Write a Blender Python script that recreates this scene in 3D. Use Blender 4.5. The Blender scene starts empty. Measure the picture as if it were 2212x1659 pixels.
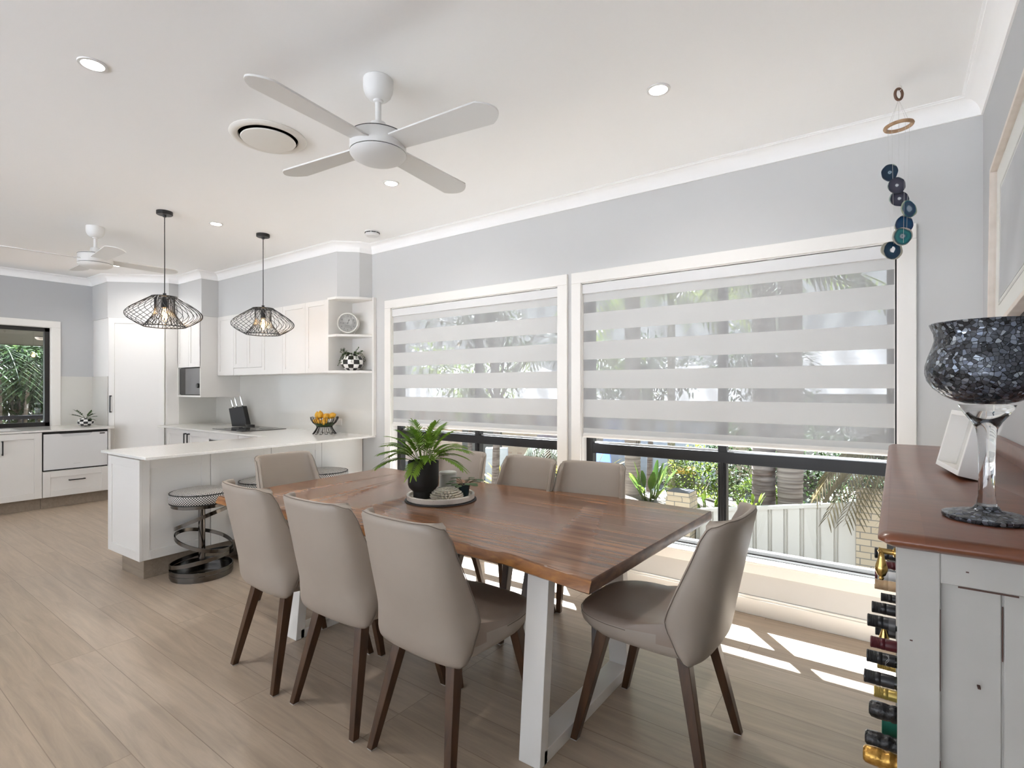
import bpy, math, random
from mathutils import Vector, Matrix
PI = math.pi
R = math.radians
C = bpy.context.scene.collection
sc = bpy.context.scene

# ------------------------------------------------------------------ geometry builder
class G:
    def __init__(s):
        s.v = []; s.f = []; s.uv = {}
    def add(s, vs, fs, M=None, uvs=None):
        o = len(s.v)
        for p in vs:
            p = Vector(p)
            if M is not None: p = M @ p
            s.v.append(tuple(p))
        for k, q in enumerate(fs):
            if uvs: s.uv[len(s.f)] = uvs[k]
            s.f.append([o + i for i in q])
        return s
    def box(s, x0, x1, y0, y1, z0, z1, M=None):
        v = [(x0,y0,z0),(x1,y0,z0),(x1,y1,z0),(x0,y1,z0),(x0,y0,z1),(x1,y0,z1),(x1,y1,z1),(x0,y1,z1)]
        return s.add(v, [(0,3,2,1),(4,5,6,7),(0,1,5,4),(1,2,6,5),(2,3,7,6),(3,0,4,7)], M)
    def prism(s, poly, z0, z1, M=None):
        n = len(poly)
        v = [(x,y,z0) for x,y in poly] + [(x,y,z1) for x,y in poly]
        f = [tuple(reversed(range(n))), tuple(range(n,2*n))] + [(i,(i+1)%n,n+(i+1)%n,n+i) for i in range(n)]
        return s.add(v, f, M)
    def loft(s, loops, M=None, cap=True, closed=True):
        n = len(loops[0]); v = [p for l in loops for p in l]; f = []
        for a in range(len(loops)-1):
            for i in range(n if closed else n-1):
                j = (i+1) % n
                f.append((a*n+i, a*n+j, (a+1)*n+j, (a+1)*n+i))
        if cap:
            f.append(tuple(reversed(range(n)))); f.append(tuple(range((len(loops)-1)*n, len(loops)*n)))
        return s.add(v, f, M)
    def lathe(s, prof, seg=32, M=None, sx=1, sy=1):
        v = []; f = []; uvs = []; rows = len(prof)
        for r, z in prof:
            for i in range(seg):
                a = 2*PI*i/seg; v.append((r*math.cos(a)*sx, r*math.sin(a)*sy, z))
        L = [0]
        for k in range(1, rows):
            L.append(L[-1] + math.hypot(prof[k][0]-prof[k-1][0], prof[k][1]-prof[k-1][1]))
        T = L[-1] or 1
        for k in range(rows-1):
            for i in range(seg):
                j = (i+1) % seg
                q = (k*seg+i, k*seg+j, (k+1)*seg+j, (k+1)*seg+i)
                u = (i/seg, (i+1)/seg)
                uvs.append([(u[0],L[k]/T),(u[1],L[k]/T),(u[1],L[k+1]/T),(u[0],L[k+1]/T)]); f.append(q)
        if prof[0][0] > 1e-4: f.append(tuple(reversed(range(seg)))); uvs.append([(.5,0)]*seg)
        if prof[-1][0] > 1e-4: f.append(tuple(range((rows-1)*seg, rows*seg))); uvs.append([(.5,1)]*seg)
        return s.add(v, f, M, uvs)
    def cyl(s, x, y, z0, z1, r, seg=24, M=None):
        T = Matrix.Translation((x,y,0))
        return s.lathe([(r,z0),(r,z1)], seg, T if M is None else M @ T)
    def tube(s, pts, r, seg=8, closed=False, M=None, flat=None, cap=True):
        """tube along pts; r scalar or list; flat=(w,h) gives a flat band"""
        P = [Vector(p) for p in pts]; n = len(P)
        rr = r if isinstance(r, (list,tuple)) else [r]*n
        loops = []; up = None
        for i in range(n):
            if closed: t = P[(i+1)%n]-P[i-1]
            else: t = P[min(i+1,n-1)]-P[max(i-1,0)]
            if t.length < 1e-9: t = Vector((0,0,1))
            t.normalize()
            if up is None:
                up = Vector((0,0,1)) if abs(t.z) < .95 else Vector((1,0,0))
            a = up - t*up.dot(t)
            if a.length < 1e-6: a = Vector((1,0,0)) - t*t.x
            a.normalize(); b = t.cross(a)
            if flat is None: up = a
            loop = []
            if flat is None:
                for k in range(seg):
                    q = 2*PI*k/seg; loop.append(P[i] + (a*math.cos(q)+b*math.sin(q))*rr[i])
            else:
                w, h = flat
                for sa, sb in ((-1,-1),(1,-1),(1,1),(-1,1)): loop.append(P[i] + a*sa*h/2 + b*sb*w/2)
            loops.append(loop)
        if closed: loops.append(loops[0])
        return s.loft(loops, M, cap=cap and not closed)
    def sphere(s, c, r, seg=16, rings=10, sz=1, M=None, sx=1):
        prof = [(r*math.sin(PI*k/rings)+ (1e-5 if k in (0,rings) else 0), -r*sz*math.cos(PI*k/rings)) for k in range(rings+1)]
        T = Matrix.Translation(c)
        return s.lathe(prof, seg, T if M is None else M @ T, sx=sx)
    def leaf(s, base, d, up, ln, w, droop=0., seg=4, fold=.0):
        """a pointed leaf starting at base along d"""
        d = Vector(d).normalized(); up = Vector(up)
        side = d.cross(up)
        if side.length < 1e-4: side = d.cross(Vector((1,0,.1)))
        side.normalize(); nrm = side.cross(d).normalized()
        v = []; f = []; p = Vector(base)
        for k in range(seg+1):
            t = k/seg; ww = w*math.sin(PI*min(1,(t*.86+.07)))**.8
            q = p + d*ln*t - Vector((0,0,1))*droop*ln*t*t
            v += [q-side*ww/2+nrm*fold*ww, q, q+side*ww/2+nrm*fold*ww]
        for k in range(seg):
            a = 3*k; f += [(a,a+1,a+4,a+3),(a+1,a+2,a+5,a+4)]
        return s.add(v, f)

def obj(name, g, m, parent=None, smooth=35, bev=0, seg=2, sub=0):
    me = bpy.data.meshes.new(name); me.from_pydata(g.v, [], g.f); me.update()
    if g.uv:
        ul = me.uv_layers.new(name='UVMap')
        for p in me.polygons:
            q = g.uv.get(p.index)
            if q:
                for k, li in enumerate(p.loop_indices): ul.data[li].uv = q[k % len(q)]
    if m is not None: me.materials.append(m)
    if smooth:
        for p in me.polygons: p.use_smooth = True
        if smooth < 180:
            try: me.set_sharp_from_angle(angle=R(smooth))
            except Exception: pass
    o = bpy.data.objects.new(name, me); C.objects.link(o)
    if parent: o.parent = parent
    if bev:
        b = o.modifiers.new('bevel','BEVEL'); b.width = bev; b.segments = seg; b.limit_method = 'ANGLE'; b.angle_limit = R(40)
    if sub:
        b = o.modifiers.new('sub','SUBSURF'); b.levels = sub; b.render_levels = sub
    return o
def tag(o, label=None, cat=None, group=None, kind=None):
    if label: o['label'] = label
    if cat: o['category'] = cat
    if group: o['group'] = group
    if kind: o['kind'] = kind
    return o
def thing(name, loc, label, cat, group=None, rz=0, kind=None):
    o = bpy.data.objects.new(name, None); C.objects.link(o); o.location = loc; o.rotation_euler = (0,0,rz)
    o.empty_display_size = .1
    return tag(o, label, cat, group, kind)
def struct(name, g, m, bev=0, smooth=30, parent=None):
    o = obj(name, g, m, parent, bev=bev, smooth=smooth)
    if parent is None: o['kind'] = 'structure'
    return o
def dup(root, loc, rz=0, label=None, group=None):
    r = root.copy(); C.objects.link(r); r.location = loc; r.rotation_euler = (0,0,rz)
    if label: r['label'] = label
    if group: r['group'] = group
    for ch in list(root.children):
        c = ch.copy(); C.objects.link(c); c.parent = r
        for h in list(ch.children):
            d = h.copy(); C.objects.link(d); d.parent = c
    return r
def plab(o, label): o['label'] = label; return o

# ------------------------------------------------------------------ materials
def nodes(name):
    m = bpy.data.materials.new(name); m.use_nodes = True
    nt = m.node_tree; return m, nt, nt.nodes['Principled BSDF'], nt.nodes['Material Output']
def mat(name, col, rough=.5, metal=0., spec=None, bump=0, bscale=200, coat=0, alpha=None, emis=None, es=0):
    m, nt, b, o = nodes(name)
    b.inputs['Base Color'].default_value = (*col,1); b.inputs['Roughness'].default_value = rough; b.inputs['Metallic'].default_value = metal
    if spec is not None: b.inputs['Specular IOR Level'].default_value = spec
    if coat: b.inputs['Coat Weight'].default_value = coat; b.inputs['Coat Roughness'].default_value = .1
    if emis: b.inputs['Emission Color'].default_value = (*emis,1); b.inputs['Emission Strength'].default_value = es
    n = nt.nodes.new('ShaderNodeTexNoise'); n.inputs['Scale'].default_value = bscale
    tc = nt.nodes.new('ShaderNodeTexCoord'); nt.links.new(tc.outputs['Object'], n.inputs['Vector'])
    if bump:
        bp = nt.nodes.new('ShaderNodeBump'); bp.inputs['Strength'].default_value = bump; bp.inputs['Distance'].default_value = .002
        nt.links.new(n.outputs['Fac'], bp.inputs['Height']); nt.links.new(bp.outputs['Normal'], b.inputs['Normal'])
    else:
        # slight procedural variation of gloss
        mr = nt.nodes.new('ShaderNodeMapRange'); mr.inputs['To Min'].default_value = max(0,rough-.03); mr.inputs['To Max'].default_value = min(1,rough+.03)
        nt.links.new(n.outputs['Fac'], mr.inputs['Value']); nt.links.new(mr.outputs['Result'], b.inputs['Roughness'])
    return m
def mixmat(name, c1, c2, scale=(1,1,1), ns=5, detail=6, rough=.5, metal=0, lo=.35, hi=.65, bump=0, bd=.002, coat=0, distort=0, tr=0):
    m, nt, b, o = nodes(name); L = nt.links.new
    tc = nt.nodes.new('ShaderNodeTexCoord'); mp = nt.nodes.new('ShaderNodeMapping'); mp.inputs['Scale'].default_value = scale
    n = nt.nodes.new('ShaderNodeTexNoise'); n.inputs['Scale'].default_value = ns; n.inputs['Detail'].default_value = detail; n.inputs['Distortion'].default_value = distort
    cr = nt.nodes.new('ShaderNodeValToRGB'); cr.color_ramp.elements[0].position = lo; cr.color_ramp.elements[1].position = hi
    cr.color_ramp.elements[0].color = (*c1,1); cr.color_ramp.elements[1].color = (*c2,1)
    L(tc.outputs['Object'], mp.inputs['Vector']); L(mp.outputs['Vector'], n.inputs['Vector']); L(n.outputs['Fac'], cr.inputs['Fac']); L(cr.outputs['Color'], b.inputs['Base Color'])
    b.inputs['Roughness'].default_value = rough; b.inputs['Metallic'].default_value = metal
    if coat: b.inputs['Coat Weight'].default_value = coat; b.inputs['Coat Roughness'].default_value = .12
    if bump:
        bp = nt.nodes.new('ShaderNodeBump'); bp.inputs['Strength'].default_value = bump; bp.inputs['Distance'].default_value = bd
        L(n.outputs['Fac'], bp.inputs['Height']); L(bp.outputs['Normal'], b.inputs['Normal'])
    if tr:
        t = nt.nodes.new('ShaderNodeBsdfTranslucent'); L(cr.outputs['Color'], t.inputs['Color'])
        ms = nt.nodes.new('ShaderNodeMixShader'); ms.inputs['Fac'].default_value = tr
        L(b.outputs['BSDF'], ms.inputs[1]); L(t.outputs['BSDF'], ms.inputs[2]); L(ms.outputs['Shader'], o.inputs['Surface'])
    return m
def boards(name, c1, c2, cm, width, row, mortar, rough, grain=(.8,14,14), gstr=.35, off=.37, coat=0, rough2=None, dirn=0, squash=1):
    """planks: brick texture for the boards, stretched noise for the grain"""
    m, nt, b, o = nodes(name); L = nt.links.new; N = nt.nodes.new
    tc = N('ShaderNodeTexCoord'); mp = N('ShaderNodeMapping'); mp.inputs['Rotation'].default_value = (0,0,dirn)
    br = N('ShaderNodeTexBrick'); br.offset = off; br.offset_frequency = 3; br.squash = squash
    br.inputs['Scale'].default_value = 1; br.inputs['Brick Width'].default_value = width; br.inputs['Row Height'].default_value = row
    br.inputs['Mortar Size'].default_value = mortar; br.inputs['Mortar Smooth'].default_value = .1; br.inputs['Bias'].default_value = 0
    br.inputs['Color1'].default_value = (*c1,1); br.inputs['Color2'].default_value = (*c2,1); br.inputs['Mortar'].default_value = (*cm,1)
    L(tc.outputs['Object'], mp.inputs['Vector']); L(mp.outputs['Vector'], br.inputs['Vector'])
    m2 = N('ShaderNodeMapping'); m2.inputs['Scale'].default_value = grain; L(mp.outputs['Vector'], m2.inputs['Vector'])
    # shift the grain from board to board
    ad = N('ShaderNodeMixRGB'); ad.blend_type = 'ADD'; ad.inputs['Fac'].default_value = 1
    sc_ = N('ShaderNodeVectorMath'); sc_.operation = 'SCALE'; sc_.inputs['Scale'].default_value = 40
    L(br.outputs['Color'], sc_.inputs[0]); L(m2.outputs['Vector'], ad.inputs['Color1']); L(sc_.outputs['Vector'], ad.inputs['Color2'])
    n = N('ShaderNodeTexNoise'); n.inputs['Scale'].default_value = 2.2; n.inputs['Detail'].default_value = 9; n.inputs['Roughness'].default_value = .65; n.inputs['Distortion'].default_value = .6
    L(ad.outputs['Color'], n.inputs['Vector'])
    mr = N('ShaderNodeMapRange'); mr.inputs['From Min'].default_value = .3; mr.inputs['From Max'].default_value = .7; mr.inputs['To Min'].default_value = 1-gstr; mr.inputs['To Max'].default_value = 1+gstr*.6
    L(n.outputs['Fac'], mr.inputs['Value'])
    mu = N('ShaderNodeMixRGB'); mu.blend_type = 'MULTIPLY'; mu.inputs['Fac'].default_value = 1
    L(br.outputs['Color'], mu.inputs['Color1']); L(mr.outputs['Result'], mu.inputs['Color2']); L(mu.outputs['Color'], b.inputs['Base Color'])
    b.inputs['Roughness'].default_value = rough
    if coat: b.inputs['Coat Weight'].default_value = coat; b.inputs['Coat Roughness'].default_value = .15
    bp = N('ShaderNodeBump'); bp.inputs['Strength'].default_value = .15; bp.inputs['Distance'].default_value = .001
    L(mr.outputs['Result'], bp.inputs['Height']); L(bp.outputs['Normal'], b.inputs['Normal'])
    return m
def bricks(name, c1, c2, cm, rough=.85, w=.24, h=.086, vert=True, bias=-.3):
    m, nt, b, o = nodes(name); L = nt.links.new; N = nt.nodes.new
    tc = N('ShaderNodeTexCoord'); sx = N('ShaderNodeSeparateXYZ'); cb = N('ShaderNodeCombineXYZ'); ad = N('ShaderNodeMath'); ad.operation = 'ADD'
    L(tc.outputs['Object'], sx.inputs[0]); L(sx.outputs['X'], ad.inputs[0]); L(sx.outputs['Y'], ad.inputs[1])
    L(ad.outputs[0], cb.inputs['X']); L(sx.outputs['Z'], cb.inputs['Y'])
    br = N('ShaderNodeTexBrick'); br.inputs['Scale'].default_value = 1; br.inputs['Brick Width'].default_value = w; br.inputs['Row Height'].default_value = h
    br.inputs['Mortar Size'].default_value = .006; br.inputs['Bias'].default_value = bias
    br.inputs['Color1'].default_value = (*c1,1); br.inputs['Color2'].default_value = (*c2,1); br.inputs['Mortar'].default_value = (*cm,1)
    L(cb.outputs[0], br.inputs['Vector']); L(br.outputs['Color'], b.inputs['Base Color']); b.inputs['Roughness'].default_value = rough
    bp = N('ShaderNodeBump'); bp.inputs['Strength'].default_value = .5; bp.inputs['Distance'].default_value = .005; bp.invert = True
    L(br.outputs['Fac'], bp.inputs['Height']); L(bp.outputs['Normal'], b.inputs['Normal'])
    return m
def leafmat(name, c1, c2, tr=.35, rough=.5, ns=3):
    m = mixmat(name, c1, c2, ns=ns, detail=2, rough=rough, tr=tr)
    m.node_tree.nodes['Principled BSDF'].inputs['Specular IOR Level'].default_value = .25; return m
def glassmat(name, tint=(1,1,1), fac=.07):
    m, nt, b, o = nodes(name); nt.nodes.remove(b); N = nt.nodes.new; L = nt.links.new
    t = N('ShaderNodeBsdfTransparent'); t.inputs['Color'].default_value = (*tint,1)
    g = N('ShaderNodeBsdfGlossy'); g.inputs['Roughness'].default_value = .02
    ms = N('ShaderNodeMixShader'); ms.inputs['Fac'].default_value = fac
    L(t.outputs[0], ms.inputs[1]); L(g.outputs[0], ms.inputs[2]); L(ms.outputs[0], o.inputs['Surface']); return m
def emitmat(name, col, st):
    m, nt, b, o = nodes(name); nt.nodes.remove(b); e = nt.nodes.new('ShaderNodeEmission')
    e.inputs['Color'].default_value = (*col,1); e.inputs['Strength'].default_value = st; nt.links.new(e.outputs[0], o.inputs['Surface']); return m
def checker(name, c1, c2, nu, nv, rough=.3):
    m, nt, b, o = nodes(name); N = nt.nodes.new; L = nt.links.new
    tc = N('ShaderNodeTexCoord'); mp = N('ShaderNodeMapping'); mp.inputs['Scale'].default_value = (nu,nv,1)
    ck = N('ShaderNodeTexChecker'); ck.inputs['Scale'].default_value = 1; ck.inputs['Color1'].default_value = (*c1,1); ck.inputs['Color2'].default_value = (*c2,1)
    L(tc.outputs['UV'], mp.inputs['Vector']); L(mp.outputs['Vector'], ck.inputs['Vector']); L(ck.outputs['Color'], b.inputs['Base Color'])
    b.inputs['Roughness'].default_value = rough; return m
def houndstooth(name):
    """small black and white weave: object XY on the top, wrapped round the side"""
    m, nt, b, o = nodes(name); N = nt.nodes.new; L = nt.links.new
    tc = N('ShaderNodeTexCoord'); ge = N('ShaderNodeNewGeometry'); sx = N('ShaderNodeSeparateXYZ'); L(ge.outputs['Normal'], sx.inputs[0])
    gt = N('ShaderNodeMath'); gt.operation = 'GREATER_THAN'; gt.inputs[1].default_value = .5; L(sx.outputs['Z'], gt.inputs[0])
    def weave(vec, s):
        c = N('ShaderNodeTexChecker'); c.inputs['Scale'].default_value = s
        c.inputs['Color1'].default_value = (.62,.60,.57,1); c.inputs['Color2'].default_value = (.02,.02,.02,1); L(vec, c.inputs['Vector'])
        return c.outputs['Color']
    po = N('ShaderNodeSeparateXYZ'); L(tc.outputs['Object'], po.inputs[0])
    at = N('ShaderNodeMath'); at.operation = 'ARCTAN2'; L(po.outputs['Y'], at.inputs[0]); L(po.outputs['X'], at.inputs[1])
    sc_ = N('ShaderNodeMath'); sc_.operation = 'MULTIPLY'; sc_.inputs[1].default_value = .2; L(at.outputs[0], sc_.inputs[0])
    cb = N('ShaderNodeCombineXYZ'); L(sc_.outputs[0], cb.inputs['X']); L(po.outputs['Z'], cb.inputs['Y'])
    cb2 = N('ShaderNodeCombineXYZ'); L(po.outputs['X'], cb2.inputs['X']); L(po.outputs['Y'], cb2.inputs['Y'])
    mx = N('ShaderNodeMixRGB'); L(gt.outputs[0], mx.inputs['Fac']); L(weave(cb.outputs[0], 120), mx.inputs['Color1']); L(weave(cb2.outputs[0], 120), mx.inputs['Color2'])
    L(mx.outputs['Color'], b.inputs['Base Color']); b.inputs['Roughness'].default_value = .8; return m
def mosaic(name, scale, tint=(.10,.11,.13), grout=(.012,.012,.013)):
    m, nt, b, o = nodes(name); N = nt.nodes.new; L = nt.links.new
    tc = N('ShaderNodeTexCoord')
    v1 = N('ShaderNodeTexVoronoi'); v1.inputs['Scale'].default_value = scale; v2 = N('ShaderNodeTexVoronoi'); v2.feature = 'DISTANCE_TO_EDGE'; v2.inputs['Scale'].default_value = scale
    for v in (v1,v2): L(tc.outputs['Object'], v.inputs['Vector'])
    sp = N('ShaderNodeSeparateColor'); L(v1.outputs['Color'], sp.inputs[0])
    cr = N('ShaderNodeValToRGB'); e = cr.color_ramp.elements
    e[0].color = (tint[0]*.35,tint[1]*.35,tint[2]*.35,1); e[1].color = (.42,.47,.52,1); e[1].position = 1
    x = e.new(.6); x.color = (*tint,1); x = e.new(.85); x.color = (tint[0]*1.9,tint[1]*2,tint[2]*2.2,1)
    L(sp.outputs[0], cr.inputs['Fac'])
    gt = N('ShaderNodeMath'); gt.operation = 'GREATER_THAN'; gt.inputs[1].default_value = .045; L(v2.outputs['Distance'], gt.inputs[0])
    mx = N('ShaderNodeMixRGB'); L(gt.outputs[0], mx.inputs['Fac']); mx.inputs['Color1'].default_value = (*grout,1); L(cr.outputs['Color'], mx.inputs['Color2'])
    L(mx.outputs['Color'], b.inputs['Base Color'])
    mr = N('ShaderNodeMapRange'); mr.inputs['To Min'].default_value = .08; mr.inputs['To Max'].default_value = .3; L(sp.outputs[1], mr.inputs['Value']); L(mr.outputs['Result'], b.inputs['Roughness'])
    b.inputs['Metallic'].default_value = .55
    # every chip tilts its own way
    sb = N('ShaderNodeVectorMath'); sb.operation = 'SUBTRACT'; sb.inputs[1].default_value = (.5,.5,.5); L(v1.outputs['Color'], sb.inputs[0])
    s2 = N('ShaderNodeVectorMath'); s2.operation = 'SCALE'; s2.inputs['Scale'].default_value = .35; L(sb.outputs[0], s2.inputs[0])
    ge = N('ShaderNodeNewGeometry'); ad = N('ShaderNodeVectorMath'); L(ge.outputs['Normal'], ad.inputs[0]); L(s2.outputs[0], ad.inputs[1])
    nm = N('ShaderNodeVectorMath'); nm.operation = 'NORMALIZE'; L(ad.outputs[0], nm.inputs[0])
    bp = N('ShaderNodeBump'); bp.inputs['Strength'].default_value = .6; bp.inputs['Distance'].default_value = .002; L(gt.outputs[0], bp.inputs['Height']); L(nm.outputs[0], bp.inputs['Normal']); L(bp.outputs[0], b.inputs['Normal'])
    return m
def agate(name, stops):
    m, nt, b, o = nodes(name); N = nt.nodes.new; L = nt.links.new
    tc = N('ShaderNodeTexCoord'); ns = N('ShaderNodeTexNoise'); ns.inputs['Scale'].default_value = 14; ns.inputs['Detail'].default_value = 3
    L(tc.outputs['Object'], ns.inputs['Vector'])
    sb = N('ShaderNodeVectorMath'); sb.operation = 'SCALE'; sb.inputs['Scale'].default_value = .022; L(ns.outputs['Color'], sb.inputs[0])
    ad = N('ShaderNodeVectorMath'); L(tc.outputs['Object'], ad.inputs[0]); L(sb.outputs[0], ad.inputs[1])
    su = N('ShaderNodeVectorMath'); su.operation = 'SUBTRACT'; su.inputs[1].default_value = (.011,.011,.011); L(ad.outputs[0], su.inputs[0])
    ln = N('ShaderNodeVectorMath'); ln.operation = 'LENGTH'; L(su.outputs[0], ln.inputs[0])
    mr = N('ShaderNodeMapRange'); mr.inputs['From Max'].default_value = .042; L(ln.outputs['Value'], mr.inputs['Value'])
    cr = N('ShaderNodeValToRGB'); e = cr.color_ramp.elements
    while len(e) > 1: e.remove(e[-1])
    e[0].position = 0; e[0].color = (*stops[0][1],1)
    for p, c in stops[1:]: x = e.new(p); x.color = (*c,1)
    L(mr.outputs['Result'], cr.inputs['Fac']); L(cr.outputs['Color'], b.inputs['Base Color']); b.inputs['Roughness'].default_value = .15
    return m

WALL = mat('wall_paint', (.58,.58,.575), .85, bump=.05, bscale=300)
WALLB = mat('grey_wall_paint', (.475,.482,.492), .85, bump=.05, bscale=300)
CEIL = mat('ceiling_paint', (.90,.90,.895), .9)
TRIM = mat('trim_gloss_white', (.82,.80,.765), .35)
CAB = mat('cabinet_white', (.76,.745,.72), .4)
CABIN = mat('cabinet_shadow_line', (.45,.44,.42), .6)
STONE = mixmat('benchtop_stone', (.74,.735,.71), (.82,.81,.79), ns=180, detail=3, rough=.12)
SPLASH = mixmat('glass_splashback', (.60,.59,.555), (.63,.62,.585), ns=2, rough=.09)
FLOOR = boards('oak_floor', (.40,.315,.235), (.46,.37,.285), (.27,.205,.15), 1.7, .19, .0016, .34, grain=(.9,11,11), gstr=.22)
KICK = boards('oak_kickboard', (.30,.245,.19), (.33,.27,.21), (.30,.25,.19), 4, .4, .0005, .45, gstr=.2)
TABLE = boards('walnut_boards', (.135,.058,.027), (.225,.107,.053), (.26,.13,.068), 30, .118, .0007, .25, grain=(.6,13,5), gstr=.6, off=0, coat=.08)
ENDW = mixmat('walnut_end_grain', (.075,.032,.018), (.17,.085,.05), scale=(3,3,8), ns=5, rough=.4)
LIVE = mixmat('live_edge_wood', (.16,.055,.012), (.36,.15,.035), scale=(2,9,9), ns=4, rough=.3, coat=.3, distort=.7)
LEATHER = mixmat('taupe_leather', (.335,.285,.24), (.36,.308,.26), ns=4, rough=.46, bump=.08, bd=.0006)
LEATHERS = mixmat('taupe_leather_seat', (.255,.20,.165), (.29,.23,.19), ns=3, rough=.42, bump=.08, bd=.0006)
SEAM = mat('leather_seam', (.17,.135,.11), .6)
WALNUT = mixmat('dark_leg_wood', (.045,.020,.009), (.085,.04,.017), scale=(8,8,1), ns=4, rough=.35)
PAD = mat('felt_pad', (.5,.48,.45), .9)
WMETAL = mat('white_powdercoat', (.80,.785,.755), .3)
BMETAL = mat('black_metal', (.012,.012,.013), .4)
FRAME = mat('black_window_frame', (.010,.0095,.0095), .35)
FRAMEG = mat('grey_sill_track', (.10,.095,.09), .45)
GUN = mat('gunmetal_chrome', (.16,.15,.14), .14, 1.)
STEEL = mat('stainless', (.55,.54,.52), .25, 1.)
BRASS = mat('brass', (.70,.48,.17), .25, 1.)
HOUND = houndstooth('houndstooth_fabric')
PIPE = mat('black_piping', (.012,.012,.012), .5)
FANW = mat('fan_white', (.70,.695,.68), .4)
GLASS = glassmat('window_glass', (.97,.985,.98), .05)
BULBG = glassmat('bulb_glass', (1,.93,.82), .08)
EMIT = emitmat('downlight_glow', (1,.98,.95), 14)
FILA = emitmat('filament', (1,.55,.2), 30)
BLACKP = mat('matte_black_ceramic', (.013,.013,.013), .55)
WHITEC = mat('white_ceramic', (.66,.655,.62), .5)
SOIL = mixmat('potting_soil', (.03,.02,.012), (.07,.05,.03), ns=60, rough=.95)
WORLD = .55; SUN = 28.0; EXPO = 1.72
# ------------------------------------------------------------------ the room
CZ = 2.812; YW = 3.464; XE = .348; XWL = -8.62
g = G().box(-8.9, .6, -3.4, 3.62, -.08, 0); struct('floor', g, FLOOR)
g = G().box(-8.9, .6, -3.4, 3.7, CZ, CZ+.1); struct('ceiling', g, CEIL)
def wall_holes(x0, x1, z0, z1, holes, axis, a0, a1):
    """boxes round rectangular holes (u0,u1,v0,v1); axis 'y': wall spans X, thickness a0..a1 in Y"""
    g = G(); us = sorted({x0, x1, *[h[0] for h in holes], *[h[1] for h in holes]})
    for i in range(len(us)-1):
        u0, u1 = us[i], us[i+1]; h = [q for q in holes if q[0] <= u0+1e-6 and q[1] >= u1-1e-6]
        spans = [(z0, z1)] if not h else [(z0, h[0][2]), (h[0][3], z1)]
        for s0, s1 in spans:
            if axis == 'y': g.box(u0, u1, a0, a1, s0, s1)
            else: g.box(a0, a1, u0, u1, s0, s1)
    return g
W1 = (-3.979, -2.086, .322, 2.157); W2 = (-1.886, .010, .322, 2.157)
struct('wall_north', wall_holes(-8.9, .6, 0, CZ, [W1, W2], 'y', YW, YW+.15), WALL, smooth=0)
struct('wall_east', G().box(XE, XE+.15, -3.4, YW, 0, CZ), WALLB, smooth=0)
W3 = (.55, 1.945, .895, 2.142)
struct('wall_west', wall_holes(-3.4, 3.6, 0, CZ, [W3], 'x', XWL-.15, XWL), WALLB, smooth=0)
# bulkhead that drops over the wall units and the corner pantry
g = G()
g.prism([(-6.9,3.185),(-4.46,3.185),(-4.305,3.335),(-4.27,YW),(-6.9,YW)], 2.27, CZ)
g.prism([(-7.56,2.985),(-6.9,2.985),(-6.9,YW),(-7.56,YW)], 2.27, CZ)
g.prism([(-8.07,2.375),(-7.545,2.87),(-7.56,2.985),(-7.56,YW),(XWL,YW),(XWL,2.37)], 2.27, CZ)
struct('wall_bulkhead', g, WALL, smooth=0)
# cornice: cove profile swept round the room
path = [(XE,-3.4),(XE,YW),(-4.27,YW),(-4.305,3.335),(-4.46,3.185),(-6.9,3.185),(-6.9,2.985),(-7.53,2.985),(-7.545,2.87),(-8.07,2.375),(XWL,2.365),(XWL,-3.4)]
prof = [(0,CZ-.086),(.008,CZ-.086),(.010,CZ-.078)] + [(.010+.066*(1-math.cos(t*PI/2/7)), CZ-.078+.068*math.sin(t*PI/2/7)) for t in range(1,8)] + [(.078,CZ-.006),(.087,CZ-.004),(.087,CZ)]
P = [Vector(p) for p in path]; loops = []
for i, p in enumerate(P):
    ds = []
    if i > 0: ds.append((P[i]-P[i-1]).normalized())
    if i < len(P)-1: ds.append((P[i+1]-P[i]).normalized())
    ns = [Vector((-d.y, d.x)) for d in ds]
    m = ns[0] if len(ns) == 1 else (ns[0]+ns[1])/(1+ns[0].dot(ns[1]))
    loops.append([(p.x+m.x*a, p.y+m.y*a, z) for a, z in prof])
struct('trim_1', G().loft(loops, closed=False, cap=False), CEIL, smooth=25)
g = G().box(-4.42, XE, YW-.016, YW, 0, .098).box(-4.42, XE, YW-.011, YW, .098, .112)
struct('baseboard_north', g, TRIM, bev=.003)
struct('baseboard_east', G().box(XE-.016, XE, -3.4, 1.1, 0, .11), TRIM, bev=.003)

struct('wall_south_light_block', G().box(-8.9,-7.0,-3.55,-3.4,0,CZ), WALL, smooth=0)  # unseen wall stub, added and sized to cut daylight on the kitchen
# roof overhang outside the dining windows; an unseen roof and pale slab added beyond the open south side
struct('roof_eave', G().box(-12, 4, YW+.15, 4.325, 2.44, 2.56).box(-12, 4, 4.30, 4.345, 2.42, 2.62), mat('eave_white', (.75,.75,.73), .7), smooth=0)
struct('roof_sky_block', G().box(-9, .6, -5.6, -3.4, CZ, CZ+.12), CEIL, smooth=0)  # added roof, out of view, keeps high sky off the floor
struct('ground_bounce_slab', G().box(-26, 16, -24, -3.4, -.4, -.1), mat('bounce_slab_grey', (.46,.46,.46), .9), smooth=0)  # added slab, out of view, bounces sunlight up to the ceiling

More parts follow.
